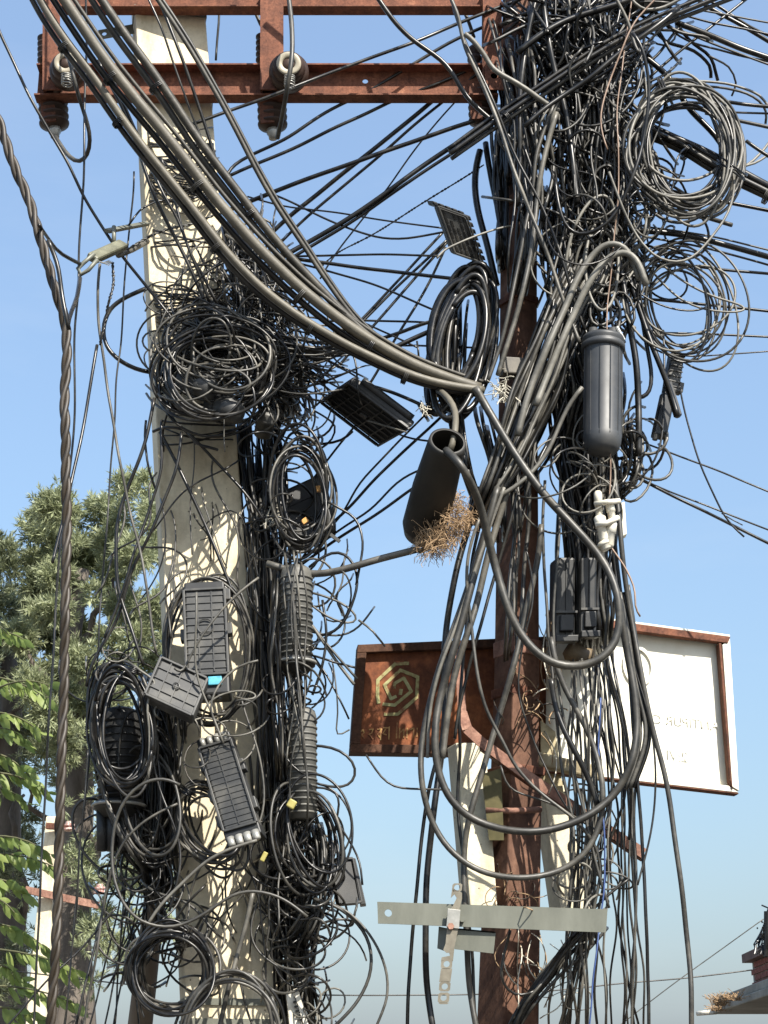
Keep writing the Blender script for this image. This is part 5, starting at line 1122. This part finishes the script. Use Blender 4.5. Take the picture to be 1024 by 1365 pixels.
snarl(420,1345,30,24, 8, (16,34), (2.4,3), -.3,-.1, LM, '', g3)
sheaf('418,1100,18 428,1150,20 425,1200,22 400,1260,22', 18, 20, (3,4.2), -.16, -.2, BM, '', g3, wob=2)
sheaf('392,735,14 390,800,20 396,880,18 402,950,16 402,1040,18 405,1110,20', 14, 9, (2.4,3.8), -.42, -.40, LM, 'grey wire lying over the ribbed cylinder closures', 'wires lying over the ribbed cylinder closures', keep=6, wob=4, cross=1, full=.5)
snarl(400,920,22,26, 10, (12,26), (2.4,3.4), -.42,-.3, BM, '', g3)
sheaf('372,760,8 368,840,10 372,930,10 380,1040,12', 10, 10, (3,4.6), -.30, -.28, [BLK,BLK,GRY], '', g3, wob=2, full=.8)
# left low column
g4 = 'cables in the dark column left of the lower concrete pole'
sheaf('200,900,14 205,980,24 208,1060,30 205,1140,26 215,1200,22', 20, 54, (3,4.6), -.12, -.12, [BLK,BLK,BLK,GRY], 'dark cable in the column left of the lower concrete pole', g4, keep=16, wob=2.4)
sheaf('205,930,18 205,1010,32 208,1080,36 205,1150,28', 20, 70, (3.4,5), -.02, -.02, [BLK], '', g4, wob=2.4, full=.9)
snarl(195,1130,40,55, 12, (26,60), (2.6,4), -.3,-.05, BM, '', g4, asp=(.9,1.8))
whip(200,1230,45,60, 30, (60,170), (2.2,4), -.3,0, BM, 'dark wire crossing before the timber post', 'wires crossing before the timber post', ang=100, spread=.5, keep=12)
snarl(215,1260,45,60, 8, (24,60), (2.6,4), -.3,-.05, BM, '', g4)
whip(280,1190,60,55, 12, (60,200), (2,3.6), -.34,-.2, BM, 'loose wire over the lower concrete pole', 'loose wires over the lower concrete pole', ang=-30, spread=.8, keep=14)
whip(345,1260,40,110, 14, (80,220), (2.4,3.8), -.3,-.15, BM, '', g4, ang=80, spread=.3)
whip(280,690,50,60, 6, (60,200), (1.8,3), -.3,-.2, BM, 'loose wire over the sunlit middle of the concrete pole', 'loose wires over the sunlit middle of the concrete pole', ang=95, spread=.5, keep=9)
whip(180,760,45,80, 8, (80,200), (2,3.4), -.35,-.1, BM, 'loose wire hanging before the tree left of the concrete pole', 'loose wires before the tree', ang=100, spread=.3, keep=8)
snarl(160,890,40,30, 9, (16,44), (2,3), -.35,-.2, GM, '', g4)
snarl(285,960,60,50, 6, (18,50), (2.2,3.2), -.5,-.3, GM, '', g4)
sheaf('225,905,10 235,940,12 238,1000,14 240,1060,12', 10, 8, (3.4,4.6), -.3, -.3, BM, '', g4, wob=2)
sheaf('150,900,8 135,960,10 140,1040,12 165,1110,14 200,1160,14', 10, 12, (3.6,4.8), -.3, -.26, BM, '', g4, wob=2)
# steel pole top tangle
g5 = 'cables in the dense tangle round the steel pole top'
whip(740,40,50,75, 55, (60,170), (3,6), -.38,.0, BM, 'dark cable in the dense tangle round the steel pole top', g5, keep=18)
whip(780,110,60,120, 84, (60,220), (2.6,5), -.34,.1, BM, '', g5, ang=85, spread=.8)
snarl(790,130,45,110, 24, (16,60), (2.4,4.6), -.36,.05, GM, '', g5)
sheaf('745,-10,55 772,80,52 784,170,48 780,260,46 776,340,44 778,430,36 782,520,32 778,600,30', 40, 62, (3,5.5), -.16, -.16, BM, 'cable running down the thick column right of the steel pole', 'cables in the column right of the steel pole', keep=26, wob=8, dY=.16, cross=.8)
sheaf('770,20,40 790,120,40 800,220,44 800,320,46 800,400,40', 40, 40, (2.8,4.6), -.26, -.26, GM, '', g5, wob=4, dY=.1, cross=.9)
sheaf('690,50,26 700,140,26 706,230,24 702,320,18 690,390,12', 20, 18, (3,5.4), -.34, -.3, BM, 'cable lying over the upper front of the steel pole', 'cables lying over the upper front of the steel pole', keep=12, wob=4, cross=1, full=.45)
sheaf('738,250,18 742,330,18 744,400,16', 18, 22, (3,5), -.12, -.12, BG, '', g5, wob=3)
whip(800,60,55,50, 34, (60,200), (3,5), -.4,-.1, BM, '', g5, ang=-30, spread=.4)
sheaf('655,60,16 672,130,14 665,210,12 668,300,9 672,360,6', 12, 12, (4,7), -.05, -.08, [BLK], 'black cable hanging along the left side of the steel pole top', 'black cables along the left side of the steel pole top', keep=10, wob=3)
c('640,200 632,240 640,290 650,330 662,380', 9, .05, .0, BLK, 'thick black cable hanging left of the steel pole above the slotted lid', wob=.5)
c('648,190 655,240 668,300 672,360', 8, .05, .0, BLK, 'second thick black cable left of the steel pole reaching the black coil', wob=.5)
c('662,180 664,240 670,310 675,350', 7, .02, .0, BLK, 'third black cable squeezed against the left side of the steel pole', wob=.5)
whip(715,150,30,100, 12, (80,220), (3,5.5), -.36,-.2, BM, '', g5, ang=80, spread=.35)
whip(830,180,45,140, 40, (60,200), (2,4), -.4,-.05, LM, 'pale thin wire between the steel pole tangle and the big coil', 'pale thin wires beside the big coil', ang=85, spread=.5, keep=12)
whip(870,40,50,35, 7, (60,160), (3,5), -.3,0, BM, '', g5, ang=20, spread=.5)
snarl(845,260,35,60, 22, (12,40), (2.4,4), -.35,-.05, LM, '', g5)
snarl(810,395,35,50, 18, (10,26), (3.4,5), -.4,-.2, LM, '', g5, asp=(1,2.2))
snarl(868,330,30,40, 12, (10,40), (2,4), -.3,0, BM, '', g5)
snarl(785,290,48,110, 20, (22,60), (2.6,4.6), -.38,-.2, GM, 'loose cable loop standing out of the column right of the steel pole', 'loose loops on the column right of the steel pole', keep=14, asp=(.6,1.8))
whip(770,300,50,110, 26, (90,240), (2.6,4.6), -.36,-.15, BM, '', g5, ang=80, spread=.6, bend=.5)
# diagonal grey bundle and the column below
g6 = 'cables in the diagonal grey bundle crossing the steel pole'
sheaf('800,330,30 775,375,30 752,425,30 728,490,30 705,550,28 680,610,24 655,660,18 636,700,16', 28, 34, (4,6.5), -.32, -.36, GM, 'grey cable in the diagonal bundle crossing the steel pole', g6, keep=24, wob=2, full=.85, dY=.05, cross=.3)
sheaf('742,450,26 732,520,34 706,590,34 676,650,22', 30, 24, (3.6,6), -.2, -.2, [BLK], '', g6, wob=3)
g7 = 'cables in the black column right of the steel pole'
sheaf('765,480,40 775,560,42 782,640,40 785,720,36 785,800,34 790,870,26', 40, 80, (3.6,6), -.10, -.06, [BLK,BLK,BLK,GRY], 'black cable in the column under the dome closure', g7, keep=22, wob=2.5, dY=.12, full=.75)
sheaf('780,500,46 786,600,44 782,700,42 778,800,36', 40, 50, (5,8), .08, .08, [BLK], '', g7, wob=2, full=1)
sheaf('842,560,10 850,600,8 842,640,10 820,660,12', 10, 12, (3.4,5), -.2, -.2, [BLK,GRY], '', g7, wob=1)
snarl(845,600,16,40, 12, (14,30), (3,4.4), -.25,-.1, [BLK,BLK,GRY], '', g7, asp=(1,1.6))
snarl(790,640,40,50, 12, (20,44), (2,3), -.42,-.3, GM, '', g7)
sheaf('612,400,14 606,470,14 606,540,14 618,610,16 632,680,14', 14, 12, (4,7), -.15, -.2, [BLK,BLK,GRY], 'black cable behind the mouth of the dark sleeve', 'cables behind the mouth of the dark sleeve', keep=8, wob=2)
sheaf('655,540,22 662,590,24 668,650,22 672,720,18', 20, 8, (4,8), -.24, -.24, [BLK,BLK,GRY], '', g6, wob=2)
sheaf('700,560,18 692,640,16 690,720,12 684,800,14 680,880,12', 14, 9, (3.4,6), -.28, -.26, BM, 'cable running down over the middle of the steel pole', 'cables over the middle of the steel pole', keep=9, wob=2)
# below the boxes to the bottom right
g8 = 'thin wires hanging below the galvanised bar end'
sheaf('785,880,26 790,960,34 795,1050,36 790,1140,30 785,1240,40 780,1380,46', 30, 22, (2.4,4), -.3, -.2, GM, 'thin wire hanging from the twin boxes past the galvanised bar end', g8, keep=26, wob=3, cross=.9, full=.7)
sheaf('800,860,18 812,960,22 822,1060,22 832,1200,20 835,1380,26', 20, 8, (2.4,3.6), -.3, -.2, BM, 'thin wire hanging over the left part of the white sign', 'thin wires over the white sign', keep=8, wob=3, cross=.8, full=1)
sheaf('800,1230,14 770,1260,16 735,1300,12 700,1345,10 680,1385,8', 12, 8, (4,6.5), -.24, -.2, BM, 'dark cable curving left under the galvanised bar to the steel pole foot', 'dark cables curving under the galvanised bar', keep=8, wob=2, full=1)
c('838,1172 812,1192 788,1215 765,1240', 4, -.3, -.28, BLK, 'cut black wire stub pointing right above the galvanised bar end', wob=.2)
c('800,930 798,1000 804,1080 806,1160 800,1230 792,1300 785,1372', 2.4, -.36, -.3, BLU, 'thin blue wire hanging among the grey ones below the sign')
c('680,1240 673,1270 668,1300 676,1320 695,1328 715,1320', 4, -.3, -.26, BLK, 'short dark wire hooked on the steel pole under the galvanised bar', wob=.3)
snarl(790,1170,30,60, 12, (16,36), (2.4,3.6), -.3,-.15, GM, '', g8)
whip(700,1310,25,40, 10, (50,110), (1.2,2), -.2,-.16, [NEST,TWN,GRY], '', g8, ang=95, spread=.3)
whip(760,1310,50,35, 12, (40,110), (1.2,2), -.25,-.1, [TWN,GRY,GRY], '', g8, ang=10, spread=.7)
snarl(680,1195,34,10, 9, (3,10), (1.2,2), -.2,-.14, [NEST,NEST,BRC], '', g8)
snarl(690,935,32,12, 6, (3,9), (1.2,2), -.2,-.14, [NEST,BRC,BRC], '', g8)
snarl(735,930,10,55, 12, (3,10), (1.2,2), -.16,-.05, [NEST,BRC,TWN], '', g8)
# stray thin wires about the sky right of the concrete pole
whip(440,820,30,55, 4, (50,110), (2,3), -.2,0, BM, 'stray thin wire in the sky right of the cylinder closure', 'stray thin wires right of the cylinder closure', ang=60, spread=.8, keep=9)
for gname, items in STUFF.items():
    mb = MB(); ms = []; idx = []
    for A, w_, m_ in items:
        if m_ not in ms: ms.append(m_)
        n0 = len(mb.f); tube_px(mb, A, w_, 5); idx += [ms.index(m_)]*(len(mb.f)-n0)
    o = mb.build('cable_tangle', ms[0], smooth=True, kind='stuff')
    for m_ in ms[1:]: o.data.materials.append(m_)
    o.data.polygons.foreach_set('material_index', idx)
    setp(o, 'mass of further '+gname.replace('thin black ', ''), 'cable tangle')

# ------------------------------------------------------------------ background: pole, trees, building
t = thing('far_concrete_pole', 'pale concrete pole with rusty crossarms standing far off among the trees at left', 'utility pole', (P(58,1365,9).x, 9, 0))
ca, cb = P(73,1090,9), P(52,1365,9)
mb = MB(); d = (ca-cb)/(ca.z-cb.z); f0 = cb-d*cb.z
loft_pole(mb, [(f0, .12, .13), (cb, .082, .11), (ca, .055, .08)], rot=math.radians(-8)); mb.build('shaft', CON, t, bevel=.01)
mb = MB(); mb.bar(P(62,1101,8.84), P(92,1103,8.84), .05, .06, (0,0,1)); mb.build('crossarm', RUSTD, t)
mb = MB(); mb.bar(P(34,1186,8.82), P(132,1207,8.9), .06, .05, (0,0,1)); mb.build('crossarm', RUSTL, t)
for (x, y) in ((133,1192),(92,1108)):
    mb = MB(); a, b = P(x,y,8.85), P(x,y-13,8.85); mb.lathe(a, b, [(0,.03),(.01,.055),(.025,.055),(.03,.035),(.045,.05),(.06,.05),(.065,.03),(.085,.03)], 16); mb.build('insulator', mat_noise('red_white_porcelain', [(.4,(.25,.06,.04)),(.6,(.5,.45,.4))], 60, .4, 0), t)

def foliage(name, mat, parent, clumps, n_sprig, leaf_l, leaf_w, leaves=10, seed=1, droop=-.1):
    g = np.random.default_rng(seed); V = []; T = []
    wts = np.array([c[1]**2 for c in clumps], float); wts /= wts.sum()
    for (c, r), wgt in zip(clumps, wts):
        n = max(3, int(n_sprig*wgt))
        d = g.normal(size=(n,3)); d /= np.linalg.norm(d,axis=1)[:,None]
        rad = r*(g.random(n)**.5)*(.6+.9*g.random(n)); base = np.array(tuple(c))+d*rad[:,None]*np.array([1,.9,.95])
        tone0 = g.random(n)*.6
        for i in range(n):
            ax = d[i]*.6+g.normal(size=3)*.5+np.array([0,0,.35+droop]); ax /= np.linalg.norm(ax)
            L = leaf_l*(.6+.8*g.random(leaves)); dd = ax+g.normal(size=(leaves,3))*.55; dd /= np.linalg.norm(dd,axis=1)[:,None]
            st = base[i]+ax*(g.random(leaves)[:,None]*leaf_l*1.2)
            sd_ = np.cross(dd, g.normal(size=(leaves,3))); sd_ /= np.linalg.norm(sd_,axis=1)[:,None]
            W_ = leaf_w*(.7+.6*g.random(leaves))
            q = np.stack([st, st+dd*(L*.45)[:,None]+sd_*(W_/2)[:,None], st+dd*L[:,None], st+dd*(L*.45)[:,None]-sd_*(W_/2)[:,None]], 1)
            V.append(q); T.append(np.clip(tone0[i]+g.random(leaves)*.35, 0, 1))
    V = np.concatenate(V); T = np.concatenate(T); n = len(V); org = np.array(tuple(parent.location))
    me = bpy.data.meshes.new(name); me.vertices.add(4*n); me.vertices.foreach_set('co', (V-org).reshape(-1).astype(np.float32))
    me.loops.add(4*n); me.loops.foreach_set('vertex_index', np.arange(4*n, dtype=np.int32)); me.polygons.add(n); me.polygons.foreach_set('loop_start', np.arange(0,4*n,4, dtype=np.int32))
    me.update(calc_edges=True); at = me.attributes.new('tone', 'FLOAT', 'POINT'); at.data.foreach_set('value', np.repeat(T,4).astype(np.float32))
    me.materials.append(mat); o = bpy.data.objects.new(name, me); C.objects.link(o); o.parent = parent; return o
def wig(a, b, n, amp, R):
    pts = [a+(b-a)*(i/n)+Vector((R.gauss(0,amp),R.gauss(0,amp),R.gauss(0,amp*.5)))*(1 if 0 < i < n else 0) for i in range(n+1)]; return pts
def tree(label, trunk, branches, clumps, nsp, seed, Yb, **kw):
    R = random.Random(seed); t = thing('tree', label, 'tree', (P(trunk[0][0],1365,Yb).x, Yb, 0))
    pts = [P(x,y,Yb) for x,y in trunk]; foot = Vector((pts[0].x, Yb, 0)); allp = [foot]+pts
    mb = MB(); mb.tube(allp, [ .24*(1-i/len(allp))+.05 for i in range(len(allp))], 10); mb.build('trunk', BARK, t, smooth=True)
    for bpts, r in branches:
        q = [P(x,y,Yb+R.uniform(-.5,.5)) for x,y in bpts]; q[0].y = Yb
        qq = [q[0]]
        for a, b in zip(q[:-1], q[1:]): qq += wig(a, b, 3, .05, R)[1:]
        mb = MB(); mb.tube(qq, r, 7, r_end=r*.3); mb.build('branch', BARK, t, smooth=True)
    cl = []
    for (x,y,r) in clumps:
        for k in range(7): cl.append((P(x+R.uniform(-.95,.95)*r, y+R.uniform(-.9,.9)*r, Yb+R.uniform(-1.4,1.4)), r*S(y,Yb)*R.uniform(.15,.5)*(1 if y < 1000 else .7)))
    foliage('crown', LEAFG, t, cl, nsp, .08, .0135, 16, seed, **kw); return t
tree('tall grey-green feathery tree behind the concrete pole at left',
  [(95,1365),(92,1250),(98,1150),(105,1050),(100,950),(95,850),(110,760)],
  [([(98,1180),(130,1120),(160,1075),(190,1050)],.07),([(95,1240),(110,1205),(150,1160),(175,1140)],.06),([(105,1050),(140,1000),(180,960)],.06),([(100,950),(60,900),(40,860)],.06),([(95,860),(140,800),(170,760)],.05),([(100,1000),(60,960)],.05),([(98,1150),(60,1090),(35,1040)],.05),([(93,1250),(140,1245),(200,1280)],.05)],
  [(105,705,42),(150,690,30),(188,668,26),(175,720,40),(75,735,42),(60,690,22),(130,770,52),(62,812,48),(180,800,48),(120,845,55),(60,895,40),(190,870,40),(115,925,44),(165,925,30),(75,975,34),(130,1000,36),(185,990,40),(110,1060,30),(170,1075,30),(165,1125,28),(205,1100,26),(140,1190,32),(205,1170,30),(115,1240,26),(190,1245,34),(150,1275,22),(115,1310,10),(90,1130,22)],
  10500, 3, 12.0)
tree('grey-green tree cut off by the left edge of the photo',
  [(8,1365),(10,1250),(8,1100),(15,950),(10,850)],
  [([(8,1160),(20,1100),(32,1060)],.06),([(10,1300),(30,1230),(28,1160)],.07),([(12,1000),(30,940),(40,900)],.05),([(8,1100),(-20,1040)],.05)],
  [(15,745,24),(-15,760,50),(18,800,40),(-30,830,50),(10,880,45),(35,925,30),(-20,930,50),(15,980,42),(40,1010,24),(-25,1030,45),(15,1060,36),(20,1130,28),(-20,1150,40),(35,1250,26),(5,1210,26),(-20,1280,40),(30,1330,20),(60,1180,16)],
  6000, 4, 13.5)
# near leafy branch at left
def leafy():
    R = random.Random(8); Yb = .2; t = thing('leafy_branch_tree', 'bright green large-leaved tree reaching in from the left edge', 'tree', (P(-120,1365,Yb).x, Yb, 0))
    trunk = [Vector((P(-120,1365,Yb).x,Yb,0)), P(-110,1365,Yb), P(-100,1150,Yb), P(-90,950,Yb), P(-85,820,Yb)]
    mb = MB(); mb.tube(trunk, [.07,.055,.05,.035,.02], 10); mb.build('trunk', BARK, t, smooth=True)
    me = bpy.data.meshes.new('leaf'); v = []; prof = [(0,.02),(.12,.55),(.3,.95),(.5,1),(.7,.78),(.87,.4),(1,.0)]
    for (s, w_) in prof: v += [(-w_*.19, s, -.05*w_-.12*s*s), (0, s, -.12*s*s), (w_*.19, s, -.05*w_-.12*s*s)]
    f = []
    for i in range(len(prof)-1): a = 3*i; f += [(a,a+1,a+4,a+3),(a+1,a+2,a+5,a+4)]
    me.from_pydata(v, [], f); me.materials.append(LEAFN); me.polygons.foreach_set('use_smooth', [True]*len(f)); at = me.attributes.new('tone','FLOAT','POINT'); at.data.foreach_set('value', [.12+.02*(i%3) for i in range(len(v))])
    variants = []
    for q in range(4):
        m2 = me.copy(); c1, c2, c3 = R.uniform(-.25,.25), R.uniform(-.2,.35), R.uniform(.8,1.15)
        for v_ in m2.vertices: s_ = v_.co.y; v_.co.z += c2*(s_-.4)**2*-1.2+.03*math.sin(9*s_+q); v_.co.x = v_.co.x*c3+c1*s_*s_*.5
        for a_ in m2.attributes['tone'].data: a_.value += R.uniform(-.08,.12)
        variants.append(m2)
    fronds = []
    for (x0,y0,x1,y1,k,L) in ((-60,870,42,852,5,20),(-60,905,58,925,7,24),(-50,950,70,898,6,24),(-60,960,60,960,7,26),(-50,985,40,985,6,24),(-60,1010,50,1020,6,24),(-50,1035,70,1045,7,26),(-40,1060,30,1060,5,24),
                         (-60,1130,66,1118,7,24),(-60,1150,70,1150,8,26),(-50,1180,50,1178,6,28),(-50,1205,28,1200,5,26),(-60,1235,70,1262,8,26),(-60,1265,96,1285,9,28),(-40,1290,40,1300,6,26),(-50,1320,92,1335,8,26),(-50,1350,70,1352,7,28),(-30,1375,50,1372,5,28),(-60,835,20,846,4,20)):
        fronds.append((x0,y0,x1,y1,k,L))
    n_leaf = 0
    for (x0,y0,x1,y1,k,L) in fronds:
        Y = Yb+R.uniform(-.35,.25); mid = P((x0+x1)/2+R.uniform(0,14), (y0+y1)/2-R.uniform(14,34), Y); a = P(x0,y0,Yb); b = P(x1+R.uniform(-12,8),y1+R.uniform(0,22),Y+R.uniform(-.1,.1)); root = trunk[2].copy(); root.z = max(a.z-.05, 1.8); root.x = trunk[2].x
        pts = [root]+[a*(1-s)**2+mid*2*s*(1-s)+b*s*s for s in np.linspace(0,1,9)]
        mb = MB(); mb.tube(pts, .006, 5, r_end=.0018); mb.build('twig', TWIG, t, smooth=True)
        for i in range(k*2+1):
            s = .42+.58*(i//2)/k if i < k*2 else 1; p = a*(1-s)**2+mid*2*s*(1-s)+b*s*s; sgn = (-1 if i%2 else 1)
            o = bpy.data.objects.new('leaf', R.choice(variants)); C.objects.link(o); o.parent = t; o.location = p-Vector(t.location)
            ln = L*S(1100,Y)*R.uniform(.6,1.2)
            fw = (b-a).normalized(); ang = sgn*math.radians(R.uniform(35,65)) if i < k*2 else 0
            dirv = Vector((fw.x*math.cos(ang), R.gauss(0,.35), fw.z*.5-R.uniform(.3,1.5)+(.3 if sgn > 0 else -.2))).normalized()
            side = dirv.cross(Vector((R.gauss(0,.6),-1,R.gauss(0,.9)))).normalized(); nn = side.cross(dirv)
            M = Matrix((side, dirv, nn)).transposed(); o.rotation_euler = M.to_euler(); o.scale = (ln*R.uniform(.9,1.25), ln, ln); n_leaf += 1
leafy()

# building at the lower right
def building():
    t = thing('flat_roofed_building', 'corner of a flat-roofed building with brick parapet at the lower right', 'building', (5.4, 6, 0))
    Y0, Y1 = -2.0, 10.0; corner = P(948,1352,Y1); X = corner.x; z = corner.z; top = z+.11
    SL = mat_noise('grey_slab_concrete', [(.3,(.13,.13,.115)),(.6,(.24,.24,.215)),(.8,(.33,.33,.29))], 3, .9, .5, .01)
    WL = mat_noise('brown_plaster', [(.3,(.16,.12,.09)),(.7,(.24,.19,.15))], 2, .9, .3, .01)
    mb = MB(); mb.abox(X, X+8, Y0, Y1, z, top-.045); mb.build('roof_slab', SL, t, bevel=.01)
    mb = MB(); mb.abox(X+.03, X+8, Y0, Y1-.02, top-.044, top+.03); mb.build('slab_top', SL, t, bevel=.01)
    mb = MB(); mb.abox(X+.75, X+8, Y0+.1, Y1-.6, 0, z-.002); mb.build('wall', WL, t)
    mb = MB(); mb.abox(X+.70, X+.75, Y0+2, Y1-1.2, z-.9, z-.5); mb.build('window_band', RUSTL, t)
    BR = rust('red_brick', [(.3,(.16,.05,.04)),(.5,(.22,.075,.06)),(.75,(.28,.11,.09))], 6, .3)
    px = P(1004,1330,Y1-1.2).x; yb = Y1-1.2; z0 = top+.032; zt_ = P(1004,1283,yb).z; nb = max(4, int((zt_-z0)/.075)); h = (zt_-z0)/nb
    mb = MB(); mb.abox(px+.012, px+.2, Y0, yb-.01, z0, zt_-.002); mb.build('mortar_core', SL, t)
    bme = None
    for j in range(nb):
        y = yb-(.12 if j%2 else 0)
        while y > 6.2:
            L = .225
            if bme is None:
                mb = MB(); mb.abox(px, px+.08, y-L, y, z0, z0+h-.01); o = mb.build('brick', BR, t); bme = o.data; ref = Vector((y, z0, 0)); 
            else:
                o = bpy.data.objects.new('brick', bme); C.objects.link(o); o.parent = t; o.location = (0, y-ref.x, z0+j*h-ref.y)
            y -= L+.012
    mb = MB(); mb.abox(px-.001, px+.08, Y0, 6.0, z0, zt_-.004); mb.build('brick_remainder', BR, t)
    mb = MB(); mb.abox(px-.06, px+.26, Y0, yb+.06, zt_, zt_+.07); mb.build('coping', mat_noise('dark_coping', [(.3,(.07,.04,.035)),(.7,(.16,.11,.09))], 5, .9, .4, .006), t)
    a = P(929,1351,Y1+.0); mb = MB(); mb.tube([a, P(955,1349,Y1-.1)], .022, 10); mb.build('drain_pipe', WHP, t, smooth=True)
    for (x, y, n_, r) in ((960,1333,110,.11),(955,1340,60,.07),(978,1326,60,.09)):
        R = random.Random(x); q = thing('grass_tuft', {960:'dry straw-coloured grass tuft at the corner of the roof slab',955:'small low dry tuft beside the drain pipe on the roof corner',978:'dry grass tuft farther along the roof slab toward the brick parapet'}[x], 'grass', P(x,y+6,Y1-.4)); mb = MB()
        for k in range(n_):
            p = P(x+R.gauss(0,6), y+8, Y1-.4-max(0,(x-950)*.05)); d = Vector((R.gauss(0,.6),R.gauss(0,.5),1)).normalized()*r*R.uniform(.4,1.3)
            mb.tube([p, p+d*.6, p+d+Vector((R.gauss(0,.03),0,-.01))], .0025, 3, caps=False)
        mb.build('blades', NEST, q, kind='stuff')
    q = thing('rooftop_stub_wires', 'dark tangled rods and wires standing on the brick parapet at the right edge', 'wires', P(1020,1270,7)); R = random.Random(3); mb = MB()
    mb.tube([P(1021,1275,7), P(1022,1215,7)], .02, 8)
    for k in range(14):
        p = P(1005+R.uniform(0,12),1272,7.); e = P(1018+R.uniform(-3,8),1225+R.uniform(-12,25),7.1); mb.tube([p,(p+e)/2+Vector((R.gauss(0,.03),0,R.gauss(0,.03))),e], .005, 4)
    for k in range(30):
        p = P(1021+R.gauss(0,3),1240+R.gauss(0,14),7); d = Vector((R.gauss(0,1),0,R.gauss(0,1)))*.03; mb.tube([p,p+d], .006, 4)
    mb.build('rods', BLK, q, kind='stuff')
building()
